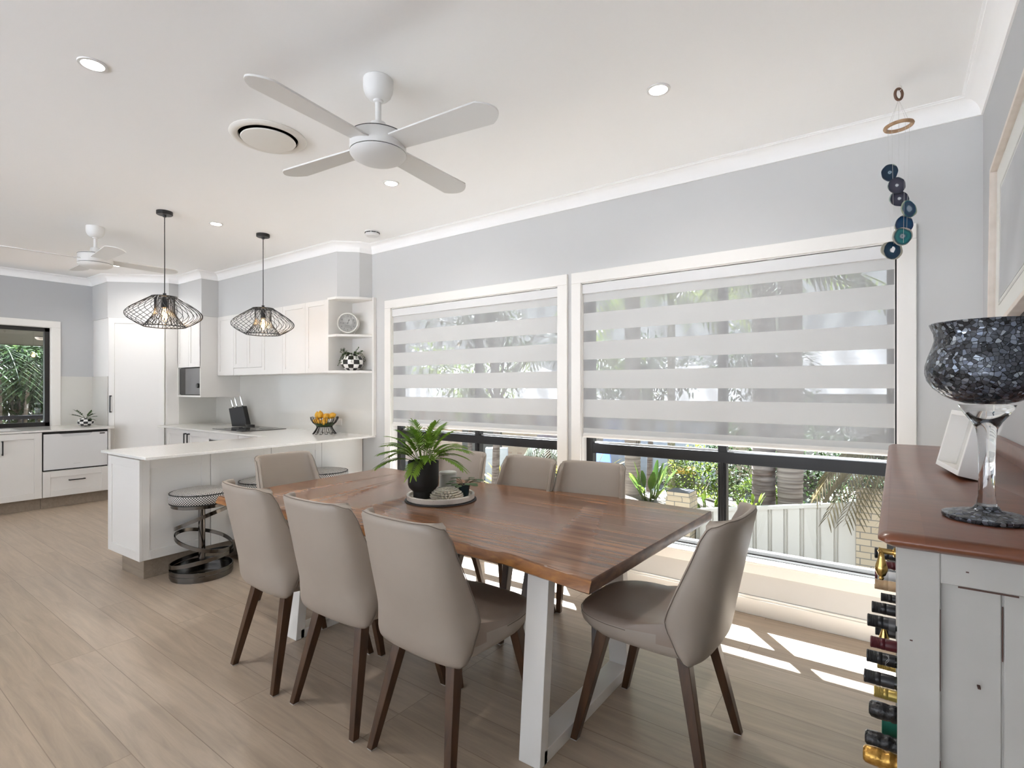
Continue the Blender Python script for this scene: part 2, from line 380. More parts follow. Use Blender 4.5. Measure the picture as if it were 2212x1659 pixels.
# ------------------------------------------------------------------ windows
def window(name, W, mull, aw):
    x0, x1, z0, z1 = W; rt = thing(name, (0,0,0), None, None, kind='structure')
    a = aw; y0 = YW-.018
    g = G().box(x0-a, x1+a, y0, YW, z1, z1+.08).box(x0-a, x0, y0, YW, z0-.07, z1).box(x1, x1+a, y0, YW, z0-.07, z1).box(x0, x1, y0, YW, z0-.07, z0)
    obj('window_trim', g, TRIM, rt, bev=.003)
    # timber lining of the reveal and the stepped sill
    g = G().box(x0, x0+.006, YW, YW+.07, z0, z1).box(x1-.006, x1, YW, YW+.07, z0, z1).box(x0, x1, YW, YW+.07, z1-.006, z1)
    obj('reveal_lining', g, TRIM, rt, smooth=0)
    g = G().box(x0, x1, YW-.024, YW+.075, z0-.012, z0+.004); obj('window_sill', g, TRIM, rt, bev=.003)
    ya, yb = YW+.068, YW+.128
    g = G().box(x0, x0+.058, ya, yb, z0, z1).box(x1-.05, x1, ya, yb, z0, z1).box(x0, x1, ya, yb, z1-.06, z1)
    g.box(x0, x1, ya+.002, yb, .895, .968)
    obj('window_frame', g, FRAME, rt, bev=.002)
    g = G().box(x0, x1, ya-.004, yb, z0, z0+.018).box(x0, x1, ya+.012, yb, z0+.018, z0+.042)
    obj('sill_track', g, FRAMEG, rt, bev=.002)
    g = G().box(mull-.025, mull+.028, ya+.004, yb, z0+.04, z1-.05).box(mull-.006,mull+.014,ya-.006,ya+.004,z0+.04,.9); obj('mullion', g, FRAME, rt, bev=.002)
    for (u0, u1) in ((x0+.055, mull-.024), (mull+.027, x1-.048)):
        for (v0, v1) in ((z0+.04, .9), (.965, z1-.055)):
            obj('pane', G().box(u0, u1, ya+.03, ya+.034, v0, v1), GLASS, rt, smooth=0)
            if v0 > .9: obj('sash_rail', G().box(u0, u1, ya+.018, ya+.045, v0, v0+.016), STEEL, rt, smooth=0)
    return rt
window('window_1', W1, -2.955, .086); window('window_2', W2, -.905, .078)
rt = thing('window_3', (0,0,0), None, None, kind='structure')
x = XWL; y0, y1, z0, z1 = W3
obj('window_trim', G().box(x, x+.018, y0-.09, y1+.092, z1, z1+.082).box(x, x+.018, y1, y1+.092, .9, z1), TRIM, rt, bev=.003)
obj('window_frame', G().box(x-.10, x-.03, y1-.055, y1, z0, z1).box(x-.10, x-.03, y0, y1, z1-.055, z1).box(x-.10, x-.03, y0, y1, z0, z0+.055).box(x-.10, x-.03, y0, y0+.05, z0, z1), FRAME, rt, bev=.003)
obj('reveal_lining', G().box(x-.03, x, y1-.006, y1, z0, z1).box(x-.03, x, y0, y1, z1-.006, z1), TRIM, rt, smooth=0)
obj('pane', G().box(x-.07, x-.066, y0+.04, y1-.05, z0+.05, z1-.05), GLASS, rt, smooth=0)

# ------------------------------------------------------------------ blinds
def blindmat():
    m, nt, b, o = nodes('zebra_fabric'); N = nt.nodes.new; L = nt.links.new
    tc = N('ShaderNodeTexCoord'); sx = N('ShaderNodeSeparateXYZ'); L(tc.outputs['Object'], sx.inputs[0])
    def mth(op, a, bb=None):
        n = N('ShaderNodeMath'); n.operation = op
        for i, q in enumerate((a, bb)):
            if q is None: continue
            if hasattr(q, 'links'): L(q, n.inputs[i])
            else: n.inputs[i].default_value = q
        return n.outputs[0]
    s = mth('SUBTRACT', sx.outputs['Z'], 1.083); md = mth('MODULO', s, .2125)
    sheer = mth('MULTIPLY', mth('LESS_THAN', md, .082), mth('GREATER_THAN', s, 0.))
    ns = N('ShaderNodeTexNoise'); ns.inputs['Scale'].default_value = 900; L(tc.outputs['Object'], ns.inputs['Vector'])
    def body(col, f, c2):
        d = N('ShaderNodeBsdfDiffuse'); d.inputs['Color'].default_value = (*col,1); t = N('ShaderNodeBsdfTranslucent'); t.inputs['Color'].default_value = (*c2,1)
        ms = N('ShaderNodeMixShader'); ms.inputs['Fac'].default_value = f; L(d.outputs[0], ms.inputs[1]); L(t.outputs[0], ms.inputs[2]); return ms.outputs[0]
    op = body((.72,.72,.715), .30, (.8,.8,.8)); sh = body((.52,.52,.53), .28, (.6,.6,.62))
    tr = N('ShaderNodeBsdfTransparent'); tr.inputs['Color'].default_value = (1,1,1,1)
    wv = N('ShaderNodeTexWave'); wv.inputs['Scale'].default_value = 1.6; wv.inputs['Distortion'].default_value = 7; wv.inputs['Detail'].default_value = 1.5; L(tc.outputs['Object'], wv.inputs['Vector'])
    mr = N('ShaderNodeMapRange'); mr.inputs['To Min'].default_value = .34; mr.inputs['To Max'].default_value = .48; L(wv.outputs['Fac'], mr.inputs['Value'])
    m1 = N('ShaderNodeMixShader'); L(mr.outputs['Result'], m1.inputs['Fac']); L(sh, m1.inputs[1]); L(tr.outputs[0], m1.inputs[2])
    m2 = N('ShaderNodeMixShader'); L(sheer, m2.inputs['Fac']); L(op, m2.inputs[1]); L(m1.outputs[0], m2.inputs[2])
    L(m2.outputs[0], o.inputs['Surface']); return m
BLIND = blindmat()
BRAIL = mat('blind_rail', (.74,.72,.69), .5)
CASS = mat('blind_cassette', (.70,.70,.70), .6, bump=.1, bscale=900)
def blind(x0, x1, label):
    rt = thing('roller_blind', ((x0+x1)/2, YW+.012, 0), label, 'blind', 'day and night striped blinds'); w = (x1-x0)/2
    g = G().box(-w, w, -.012, .05, 2.076, 2.147); obj('cassette', g, CASS, rt, bev=.004)
    g = G().box(-w+.004, w-.004, .002, .0032, 1.045, 2.08); obj('fabric', g, BLIND, rt, smooth=0)
    g = G().tube([(-w+.004,.006,1.03),(w-.004,.006,1.03)], .0175, 14); obj('bottom_rail', g, BRAIL, rt)
    for xx in (-w*.78, -w*.2, w*.35, w*.8): obj('bracket', G().box(xx-.02, xx+.02, 0, .03, 2.147, 2.156), WMETAL, rt, smooth=0)
    g = G().tube([(w-.006,-.006,2.07),(w-.006,-.008,1.2),(w-.006,-.006,.62)], .0016, 6).tube([(w-.006,.012,2.07),(w-.006,.010,1.2),(w-.006,-.006,.62)], .0016, 6); obj('cord', g, WMETAL, rt)
    g = G().tube([(-.55*w,.0,1.012),(-.555*w,.0,.99),(-.54*w,.0,.985),(-.535*w,.0,1.012)], .0022, 6); obj('clip', g, BMETAL, rt)
    return rt
blind(-3.972, -2.092, 'striped day and night blind over the small window behind the potted palm')
blind(-1.880, .001, 'striped day and night blind over the large window beside the sideboard')

# ------------------------------------------------------------------ kitchen
def shaker(g, M, w, h, rail=.065, t=.02, rec=.007):
    """frame and sunk panel, lower left corner at the origin of M, u along X, v along Z, face towards -Y"""
    g.box(0, rail, -t, 0, 0, h, M).box(w-rail, w, -t, 0, 0, h, M).box(rail, w-rail, -t, 0, 0, rail, M).box(rail, w-rail, -t, 0, h-rail, h, M)
    g.box(rail, w-rail, -t+rec, 0, rail, h-rail, M); return g
def frameM(x, y, z, ang):
    return Matrix.Translation((x,y,z)) @ Matrix.Rotation(ang, 4, 'Z')
def pull(parent, M, ln, vertical):
    """black bar pull, M at its centre on the door face"""
    g = G(); a = ln/2
    if vertical:
        g.box(-.006,.006,-.034,-.022,-a,a,M).box(-.006,.006,-.024,0,a-.014,a,M).box(-.006,.006,-.024,0,-a,-a+.014,M)
    else:
        g.box(-a,a,-.034,-.022,-.006,.006,M).box(a-.014,a,-.024,0,-.006,.006,M).box(-a,-a+.014,-.024,0,-.006,.006,M)
    return obj('handle', g, BMETAL, parent, bev=.002)

# peninsula, in its own axes: a along the front, b towards the kitchen
pang = math.atan2(.9993, -.0387)      # direction of a
def PM(a, b, z, rot=0):
    ca = Vector((-.0387,.9993)); cb = Vector((-.9993,-.0387)); p = Vector((-4.13,1.43)) + ca*a + cb*b
    return frameM(p.x, p.y, z, pang + rot)
pen = thing('peninsula_unit', (-4.40,2.4,0), 'white kitchen peninsula cabinet panelled on the dining side with oak plinth', 'cabinet')
inv = Matrix.Translation((4.40,-2.4,0))
def poly_ab(pts):
    out = []
    for a, b in pts:
        p = PM(a, b, 0).translation; out.append((p.x, p.y))
    return out
obj('carcass', G().prism(poly_ab([(.055,.22),(2.03,.22),(2.03,.735),(.055,.735)]), .145, .868, inv), CAB, pen, smooth=0)
obj('plinth', G().prism(poly_ab([(.085,.25),(2.03,.25),(2.03,.62),(.085,.62)]), 0, .147, inv), KICK, pen, smooth=0)
for a0, a1 in ((.038,.527),(.531,1.036),(1.040,1.545)):
    g = G(); shaker(g, inv @ PM(a0, .222, .145), a1-a0, .722, .066); obj('panel', g, CAB, pen, bev=.0015)
g = G().box(0, .485, -.02, 0, 0, .722, inv @ PM(1.549, .222, .145)); obj('panel', g, CAB, pen, bev=.0015)
g = G(); shaker(g, inv @ PM(.058, .752, .145, -PI/2), .552, .722, .064); obj('end_panel', g, CAB, pen, bev=.0015)
# continuous benchtop: peninsula, hob run
bt = thing('stone_benchtop', (-4.5,2.6,.885), 'pale stone benchtop running along the peninsula and under the wall units', 'benchtop')
inv2 = Matrix.Translation((4.5,-2.6,-.885))
pp = poly_ab([(0,0),(2.028,0)]) + [(-7.55,3.452),(-7.55,2.745)] + poly_ab([(1.36,.80),(0,.775)])
obj('slab', G().prism(pp, .885, .905, inv2), STONE, bt, bev=.0025)
# splashbacks and shelf end panel
tag(obj('splashback', G().box(-7.55,-4.232,3.452,YW,.905,1.56), SPLASH, smooth=0), 'glossy pale grey glass splashback behind the black cooktop', 'splashback')
tag(obj('splashback', G().box(-7.558,-7.548,2.99,YW,.905,1.3), SPLASH, smooth=0), 'pale splashback on the pantry side under the microwave cabinet', 'splashback')
g = G().box(XWL, XWL+.008, W3[1]+.094, 2.372, .9, 1.527).box(XWL+.008, -8.05, 2.366, 2.374, .9, 1.527)
tag(obj('splashback', g, SPLASH, smooth=0), 'pale splashback behind the small chequered pot by the kitchen window', 'splashback')
tag(obj('end_panel', G().box(-4.232,-4.206,3.43,YW,.905,2.285), CAB, bev=.002), 'narrow white upright panel closing the splashback beside the small window', 'panel')

# wall units
UT = 2.268
def wallunit(x0, x1, zb, y, doors, label, zfas=None):
    rt = thing('wall_cabinet', ((x0+x1)/2, y+.02, zb), label, 'cabinet', 'white wall cabinets'); iv = Matrix.Translation((-(x0+x1)/2, -y-.02, -zb))
    obj('carcass', G().box(x0+.001, x1-.001, y+.02, YW-.002, zb, UT, iv), CAB, rt, smooth=0)
    zd = zfas or zb
    if zfas: obj('fascia', G().box(x0+.001, x1-.001, y+.004, y+.02, zb, zfas-.003, iv), CAB, rt, smooth=0)
    for a, b in doors:
        g = G(); shaker(g, iv @ frameM(a+.0015, y+.02, zd+.001, 0), b-a-.003, UT-zd-.003, .05); obj('door', g, CAB, rt, bev=.0012)
    return rt
wallunit(-6.899,-6.484,1.533,3.168,[(-6.88,-6.484)],'white wall cabinet in the corner next to the microwave cabinet')
wallunit(-6.484,-5.833,1.533,3.168,[(-6.484,-6.162),(-6.162,-5.833)],'white wall cabinet with two short doors hiding the rangehood above the cooktop', 1.618)
wallunit(-5.833,-5.403,1.533,3.168,[(-5.833,-5.403)],'white wall cabinet just after the rangehood doors')
wallunit(-5.403,-4.974,1.533,3.168,[(-5.403,-4.974)],'second white wall cabinet from the open corner shelf')
wallunit(-4.974,-4.592,1.533,3.168,[(-4.974,-4.592)],'white wall cabinet adjoining the open corner shelf')
sh = thing('corner_shelf', (-4.4,3.3,1.53), 'white open corner shelf unit holding the round clock and the chequered planter', 'shelf'); iv = Matrix.Translation((4.4,-3.3,-1.53))
spoly = [(-4.574,3.166),(-4.452,3.166),(-4.28,3.325),(-4.234,3.44),(-4.234,YW-.002),(-4.574,YW-.002)]
obj('side', G().box(-4.590,-4.574,3.166,YW-.002,1.53,UT+.012,iv), CAB, sh, bev=.001)
obj('back', G().box(-4.574,-4.234,YW-.012,YW-.002,1.53,UT,iv), CAB, sh, smooth=0)
for z in (1.53, 1.888, 2.258): obj('shelf_board', G().prism(spoly, z, z+.023, iv), CAB, sh, bev=.0015)
# microwave cabinet and microwave
mc = thing('microwave_cabinet', (-7.23,3.2,1.265), 'white wall cabinet with two upper doors and a niche holding the microwave', 'cabinet'); iv = Matrix.Translation((7.23,-3.2,-1.265))
mx0, mx1, my = -7.555, -6.902, 2.975
g = G().box(mx0,mx0+.018,my,YW-.002,1.265,UT,iv).box(mx1-.018,mx1,my,YW-.002,1.265,UT,iv).box(mx0+.018,mx1-.018,my,YW-.003,1.265,1.287,iv).box(mx0+.02,mx1-.02,my+.02,YW-.004,1.641,UT-.001,iv).box(mx0+.02,mx1-.02,YW-.02,YW-.004,1.288,1.64,iv)
obj('carcass', g, CAB, mc, smooth=0)
for a, b in ((mx0+.002,-7.232),(-7.228,mx1-.002)):
    g = G(); shaker(g, iv @ frameM(a, my+.02, 1.642, 0), b-a, UT-1.645, .05); obj('door', g, CAB, mc, bev=.0012)
mw = thing('microwave_oven', (-7.23,3.145,1.2885), 'black microwave oven with round knob inside the white wall cabinet niche', 'microwave')
obj('case', G().box(-.303,.306,-.14,.22,0,.345), mat('microwave_case',(.02,.02,.02),.4), mw, bev=.004)
obj('door', G().box(-.12,.306,-.16,-.141,.008,.34), mat('microwave_glass',(.15,.15,.155),.12), mw, bev=.003)
obj('control_panel', G().box(-.303,-.124,-.155,-.141,.008,.34), mat('microwave_panel',(.015,.015,.016),.25), mw, bev=.003)
obj('knob', G().lathe([(.03,0),(.03,.018),(.025,.022)],24,Matrix.Translation((.25,-.16,.12)) @ Matrix.Rotation(PI/2,4,'X')), BLACKP, mw)
# hob run base units
def baseunit(name, x0, x1, label, mk):
    rt = thing(name, ((x0+x1)/2,2.79,0), label, 'oven' if 'oven' in name else 'cabinet'); iv = Matrix.Translation((-(x0+x1)/2,-2.79,0)); mk(rt, iv, x0, x1); return rt
def two_doors(rt, iv, x0, x1):
    obj('carcass', G().box(x0,x1,2.79,YW-.02,.14,.884,iv), CAB, rt, smooth=0)
    obj('plinth', G().box(x0,x1,2.85,YW-.02,0,.14,iv), KICK, rt, smooth=0)
    xm = -6.745
    for a, b, hx in ((x0+.06,xm,xm-.045),(xm,x1,xm+.04)):
        g = G(); shaker(g, iv @ frameM(a+.0015,2.79,.142,0), b-a-.003, .738, .062); d = obj('door', g, CAB, rt, bev=.0012)
        pull(d, iv @ frameM(hx,2.77,.765,0), .16, True)
baseunit('base_cabinet', -7.40, -6.225, 'white base cabinet with two black bar handles next to the tall pantry', two_doors)
def oven(rt, iv, x0, x1):
    obj('carcass', G().box(x0,x1,2.79,YW-.02,.14,.884,iv), CAB, rt, smooth=0)
    obj('plinth', G().box(x0,x1,2.85,YW-.02,0,.14,iv), KICK, rt, smooth=0)
    obj('front_frame', G().box(x0,x1,2.77,2.79,.812,.884,iv), CAB, rt, smooth=0)
    obj('oven_door', G().box(x0+.01,x1-.01,2.765,2.79,.25,.80,iv), mat('oven_glass',(.02,.02,.022),.1), rt, bev=.003)
baseunit('built_in_oven', -6.222, -5.57, 'built-in black oven in the white run under the cooktop', oven)
def drawers(rt, iv, x0, x1):
    obj('carcass', G().box(x0,x1,2.79,YW-.02,.14,.884,iv), CAB, rt, smooth=0)
    obj('plinth', G().box(x0,x1,2.85,YW-.02,0,.14,iv), KICK, rt, smooth=0)
    for z0, z1 in ((.142,.5),(.503,.88)):
        g = G(); shaker(g, iv @ frameM(x0+.002,2.79,z0,0), x1-x0-.004, z1-z0, .055); obj('drawer', g, CAB, rt, bev=.0012)
baseunit('drawer_cabinet', -5.566, -5.20, 'white base cabinet in the corner where hob run meets peninsula', drawers)
# corner pantry
pn = thing('pantry_cabinet', (-7.9,2.95,0), 'tall white corner pantry cabinet with one black vertical handle', 'cabinet'); iv = Matrix.Translation((7.9,-2.95,0))
pol = [(-8.052,2.378),(-7.575,2.855),(-7.557,2.99),(-7.557,YW-.004),(XWL+.002,YW-.004),(XWL+.002,2.378)]
obj('carcass', G().prism(pol, .13, UT, iv), CAB, pn, smooth=0)
obj('plinth', G().prism([(-8.05,2.44),(-7.64,2.855),(-7.60,YW-.01),(XWL+.01,YW-.01),(XWL+.01,2.44)], 0, .13, iv), KICK, pn, smooth=0)
g = G(); shaker(g, iv @ frameM(-8.04,2.386,.14,PI/4), .645, UT-.144, .066); d = obj('door', g, CAB, pn, bev=.0015)
pull(d, iv @ frameM(-8.04,2.386,1.178,PI/4) @ Matrix.Translation((.03,-.02,0)), .215, True)
# sink run on the west wall
FX = -7.82
def FM(y, z): return frameM(FX, y, z, PI/2)     # u along +Y, face towards +X
def unitX(name, y0, y1, label, cat, z0=.13, z1=.878):
    rt = thing(name, (-8.2,(y0+y1)/2,0), label, cat); iv = Matrix.Translation((8.2,-(y0+y1)/2,0))
    obj('carcass', G().box(XWL+.004,FX-.001,y0,y1,z0,z1,iv), CAB, rt, smooth=0)
    return rt, iv
for y0, y1, lab in ((.55,1.105,'white base cabinet cut by the frame beside the sink cabinet'),(1.108,1.684,'white sink base cabinet with black vertical handle under the kitchen window')):
    rt, iv = unitX('sink_cabinet' if y0 > 1 else 'base_cabinet', y0, y1, lab, 'cabinet', z1=.66)
    obj('plinth', G().box(XWL+.01,FX-.06,y0,y1,0,.13,iv), KICK, rt, smooth=0)
    g = G(); shaker(g, iv @ FM(y0+.002,.132) @ Matrix.Translation((0,0,0)), y1-y0-.004, .742, .066); d = obj('door', g, CAB, rt, bev=.0015)
    pull(d, iv @ FM(y0+.245 if y0 > 1 else y0+.06,.727) @ Matrix.Translation((0,-.02,0)), .155, True)
rt, iv = unitX('drawer_cabinet', 1.687, 2.325, 'white drawer cabinet below the dishwasher drawer with one black handle', 'cabinet', z1=.425)
obj('plinth', G().box(XWL+.01,FX-.06,1.687,2.36,0,.13,iv), KICK, rt, smooth=0)
obj('side_panel', G().box(FX-.5,FX+.018,2.302,2.325,.13,.878,iv), CAB, rt, smooth=0)
g = G(); shaker(g, iv @ FM(1.689,.132), .611, .288, .066); d = obj('drawer', g, CAB, rt, bev=.0015)
pull(d, iv @ FM(1.994,.308) @ Matrix.Translation((0,-.02,0)), .155, False)
dw = thing('dishwasher_drawer', (-8.2,1.994,.43), 'white single dishwasher drawer set in the base run under the bench', 'dishwasher'); iv = Matrix.Translation((8.2,-1.994,-.43))
DWH = mat('dishwasher_white', (.72,.725,.73), .3)
obj('cavity', G().box(XWL+.2,FX-.004,1.692,2.298,.43,.876,iv), BMETAL, dw, smooth=0)
g = G(); M = iv @ FM(1.696,.442)
g.box(0,.598,-.018,0,0,.372,M).box(0,.14,-.018,0,.372,.408,M).box(.45,.598,-.018,0,.372,.408,M)
g.add([(.14,-.018,.372),(.175,-.018,.372),(.14,-.018,.408),(.14,0,.372),(.175,0,.372),(.14,0,.408)],[(0,1,2),(3,5,4),(1,4,5,2),(0,3,4,1)],M)
g.add([(.45,-.018,.372),(.415,-.018,.372),(.45,-.018,.408),(.45,0,.372),(.415,0,.372),(.45,0,.408)],[(0,2,1),(3,4,5),(1,2,5,4),(0,1,4,3)],M)
obj('front', g, DWH, dw, smooth=0)
obj('grip_recess', G().box(.14,.45,-.006,.004,.36,.405,M), mat('dishwasher_recess',(.62,.63,.64),.4), dw, smooth=0)
obj('display', G().box(.52,.572,-.0195,-.0175,.385,.397,M), BMETAL, dw, smooth=0)
obj('maker_plate', G().box(.27,.335,-.0188,-.0178,.052,.055,M), mat('grey_print',(.5,.5,.5),.5), dw, smooth=0)
# sink run benchtop with the sink let in
sb = thing('stone_benchtop', (-8.2,1.5,.88), 'pale stone benchtop with white sink under the kitchen window', 'benchtop'); iv = Matrix.Translation((8.2,-1.5,-.88))
x0, x1 = XWL+.004, -7.795; hx0, hx1, hy0, hy1 = -8.42, -7.93, .85, 1.535
g = G().box(x0,hx0,.5,2.362,.88,.9,iv).box(hx1,x1,.5,2.362,.88,.9,iv).box(hx0,hx1,.5,hy0,.88,.9,iv).box(hx0,hx1,hy1,2.362,.88,.9,iv)
obj('slab', g, STONE, sb, smooth=0)
sk = thing('kitchen_sink', (-8.175,1.19,.7), 'white sink bowl sunk in the bench under the kitchen window', 'sink'); iv = Matrix.Translation((8.175,-1.19,-.7))
g = G().box(hx0-.006,hx0+.001,hy0,hy1,.69,.879,iv).box(hx1-.001,hx1+.006,hy0,hy1,.69,.879,iv).box(hx0,hx1,hy0-.006,hy0+.001,.69,.879,iv).box(hx0,hx1,hy1-.001,hy1+.006,.69,.879,iv).box(hx0,hx1,hy0,hy1,.68,.69,iv)
obj('bowl', g, mat('sink_white',(.8,.8,.8),.2), sk, smooth=0)

# things on the benches
ck = thing('cooktop', (-6.035,3.13,.9055), 'black glass cooktop set in the bench below the rangehood', 'cooktop')
obj('glass_plate', G().box(-.34,.34,-.255,.255,0,.006), mat('cooktop_glass',(.012,.012,.014),.06), ck, bev=.002)
g = G()
for x, y, r in ((-.17,.11,.09),(.17,.11,.075),(-.17,-.12,.075),(.17,-.12,.1)):
    g.tube([(x+r*math.cos(2*PI*k/40),y+r*math.sin(2*PI*k/40),.0062) for k in range(40)], .0012, 4, closed=True)
obj('zone_ring', g, mat('zone_grey',(.12,.12,.12),.4), ck)
kb = thing('knife_block', (-6.60,3.315,.9055), 'black slanted knife block with steel handled knives in the corner by the cooktop', 'knife block', rz=R(36))
M = Matrix.Identity(4)
def shear(pts): return pts
g = G(); prof = [(-.085,0),(.105,0),(.05,.25),(-.125,.22)]
g.add([(x,-.05,z) for x,z in prof]+[(x,.05,z) for x,z in prof], [(0,1,2,3),(7,6,5,4),(0,4,5,1),(1,5,6,2),(2,6,7,3),(3,7,4,0)])
obj('block', g, BLACKP, kb, bev=.004)
for k, (u, ln, tilt) in enumerate(((-.098,.125,'shortest steel knife handle, front slot of the black knife block'),(-.050,.14,'middle steel knife handle standing in the black knife block'),(.020,.145,'tallest steel knife handle at the back of the black knife block'))):
    kn = thing('kitchen_knife', kb.matrix_basis @ Vector((u,0,.228+.162*(u+.15))), tilt, 'knife', 'knives in the block', rz=R(36))
    kn.location = Matrix.Translation((-6.60,3.315,.9055)) @ Matrix.Rotation(R(36),4,'Z') @ Vector((u+.004,0,.219+.17*(u+.125)))
    Mk = Matrix.Rotation(R(-12),4,'Y')
    g = G().loft([[(a*.013*s+o,b*.010*s,z) for a,b in ((-1,-1),(1,-1),(1,1),(-1,1))] for z,s,o in ((0,.75,0),(.02,1,.001),(.07,1.1,-.003),(ln-.02,1,-.004),(ln,.55,-.008))], Mk)
    obj('handle', g, STEEL, kn, sub=1)
    obj('blade', G().box(-.012,.012,-.001,.001,-.12,.0,Mk), STEEL, kn, smooth=0)
sd = thing('spoon_rest', (-6.43,3.345,.9058), 'small dark spoon rest lying on the cooktop edge beside the knife block', 'spoon rest', rz=R(8))
g = G().loft([[(r*1.25*math.cos(2*PI*k/24),r*.55*math.sin(2*PI*k/24),z) for k in range(24)] for r,z in ((.045,0),(.06,.008),(.062,.022),(.056,.022),(.044,.009),(.01,.007))])
obj('dish', g, mat('dark_stoneware',(.03,.03,.03),.3), sd)
# wire bowl with lemons
fb = thing('fruit_bowl', (-4.79,3.27,.9055), 'black wire fruit bowl of yellow fruit on the bench end', 'bowl')
BP = [(.118,0),(.112,.004),(.085,.045),(.075,.068),(.082,.085),(.115,.115),(.135,.15),(.138,.172)]
g = G(); n = 14
for k in range(n):
    a0 = 2*PI*k/n
    def pt(r, z, da): return (r*math.cos(a0+da), r*math.sin(a0+da), z+.002)
    w = .5/n*PI
    s1 = [pt(r,z,-w*.8) for r,z in BP]; s2 = [pt(r,z,w*.8) for r,z in reversed(BP)]
    g.tube(s1+s2, .0028, 6, closed=True)
g.tube([(.077*math.cos(2*PI*k/30),.077*math.sin(2*PI*k/30),.075) for k in range(30)], .0026, 6, closed=True)
obj('wire_basket', g, BMETAL, fb)
obj('liner', G().lathe([(.001,.078),(.07,.078),(.094,.098),(.104,.112),(.107,.111),(.097,.096),(.073,.074),(.001,.074)],30), mat('green_liner',(.03,.06,.02),.35), fb)
LEM = mixmat('lemon_skin',(.62,.30,.02),(.70,.40,.03),ns=8,rough=.4,bump=.1)
lg = G().lathe([(.001,-.041),(.008,-.039),(.02,-.031),(.029,-.016),(.032,0),(.029,.016),(.02,.031),(.009,.039),(.007,.044),(.001,.046)],18)
lem0 = None
for k, (x, y, z, rx, rz, lab) in enumerate((
    (-.075,-.035,.186,.2,0,'lemon heaped at the kitchen end of the wire fruit bowl'),(-.005,-.05,.196,.1,.3,'tallest lemon standing with its tip up in the middle of the fruit bowl'),
    (.055,-.02,.180,.9,1,'lemon between the upright lemon and the outlet side of the bowl'),(.092,.035,.188,1.2,2,'lemon at the outlet side of the wire fruit bowl rim'),
    (-.02,.055,.178,1.3,.5,'lemon at the splashback side of the wire fruit bowl'),(-.05,-.072,.128,1.4,.2,'lemon low behind the wires, facing the dining room'),
    (.012,-.075,.118,1.1,1.2,'lower lemon under the upright one in the fruit bowl'),(.070,-.052,.125,.8,2.2,'lemon low in the wire bowl on the window side'),(.0,.0,.125,1.5,.9,'lemon buried in the centre of the wire fruit bowl'))):
    if lem0 is None:
        lem0 = o = obj('lemon', lg, LEM, smooth=180)
    else:
        o = lem0.copy(); C.objects.link(o)
    o.location = (-4.79+x*.92, 3.27+y*.92, .9055+z); o.rotation_euler = (rx,0,rz); tag(o, lab, 'lemon', 'lemons in the wire bowl')
po = thing('power_outlet', (-4.80,3.452,1.018), 'white double power outlet on the splashback behind the fruit bowl', 'power outlet')
obj('plate', G().box(-.058,.058,-.009,0,-.036,.036), WMETAL, po, bev=.003)
obj('switch', G().box(-.03,-.018,-.012,-.009,.012,.026), WMETAL, po, bev=.001); obj('switch', G().box(.018,.03,-.012,-.009,.012,.026), WMETAL, po, bev=.001)
# small chequered pot by the sink window
CHK = checker('black_white_check',(.80,.79,.77),(.012,.012,.012),12,8)
def potprof(r, h, op): 
    n = 14; pr = [(.001,0)]
    for k in range(n+1):
        t = k/n; a = -PI*.36 + t*PI*.70; pr.append((r*math.cos(a), h*(math.sin(a)-math.sin(-PI*.36))/(math.sin(PI*.34)-math.sin(-PI*.36))))
    rr = pr[-1][0]; pr += [(rr-.006,h),(rr-.01,h-.02),(.001,h-.022)]; return pr
DKL = leafmat('dark_green_leaf',(.03,.055,.02),(.06,.10,.035),.2)
p1 = thing('checkered_pot', (-8.215,2.19,.9005), 'small black and white checkered pot on the sink bench by the kitchen window', 'plant pot')
obj('pot', G().lathe(potprof(.085,.105,.05),36), CHK, p1, smooth=50)
random.seed(4); g = G()
for az, el, ln in ((2.9,.55,.26),(3.4,.35,.24),(.2,.3,.2),(-.5,.1,.22),(1.3,.7,.16),(-.2,.5,.18)):
    d = Vector((math.cos(az+.6)*math.cos(el),math.sin(az+.6)*math.cos(el)*.6,math.sin(el))); b = Vector((0,0,.095))
    for k in range(9):
        t = .3+.7*k/9; q = b+d*ln*t-Vector((0,0,.15*ln*t*t))
        sd_ = d.cross(Vector((0,0,1))).normalized()*(1 if k%2 else -1)
        g.leaf(q, d*.9+sd_*.35, Vector((0,0,1)), .06, .016, .2, 3)
    g.tube([b+d*ln*t-Vector((0,0,.15*ln*t*t)) for t in (0,.3,.6,1)], .0025, 5)
obj('foliage', g, DKL, p1)
obj('soil', G().lathe([(.001,.088),(.055,.088)],20), SOIL, p1)
# clock and planter on the open shelf
cl = thing('mantel_clock', (-4.435,3.295,1.9115), 'round white clock with black hands on the open corner shelf', 'clock', rz=R(40))
Mc = Matrix.Translation((0,0,.118)) @ Matrix.Rotation(PI/2,4,'X')
obj('case', G().lathe([(.001,-.06),(.098,-.06),(.104,-.052),(.104,.012),(.100,.018),(.092,.016),(.090,.006),(.001,.006)],48,Mc), WHITEC, cl, smooth=40)
obj('dial', G().lathe([(.001,.007),(.089,.007)],40,Mc), mat('dial_paper',(.60,.60,.585),.6), cl, smooth=0)
INK = mat('printed_ink',(.05,.05,.05),.6)
def textmesh(txt, size):
    cu = bpy.data.curves.new('lettering','FONT'); cu.body = txt; cu.size = size; cu.align_x = 'CENTER'; cu.align_y = 'CENTER'
    o = bpy.data.objects.new('lettering', cu); C.objects.link(o); dg = bpy.context.evaluated_depsgraph_get(); dg.update()
    me = o.evaluated_get(dg).to_mesh(); v = [tuple(p.co) for p in me.vertices]; f = [list(p.vertices) for p in me.polygons]
    o.evaluated_get(dg).to_mesh_clear(); C.objects.unlink(o); bpy.data.objects.remove(o); bpy.data.curves.remove(cu); return v, f
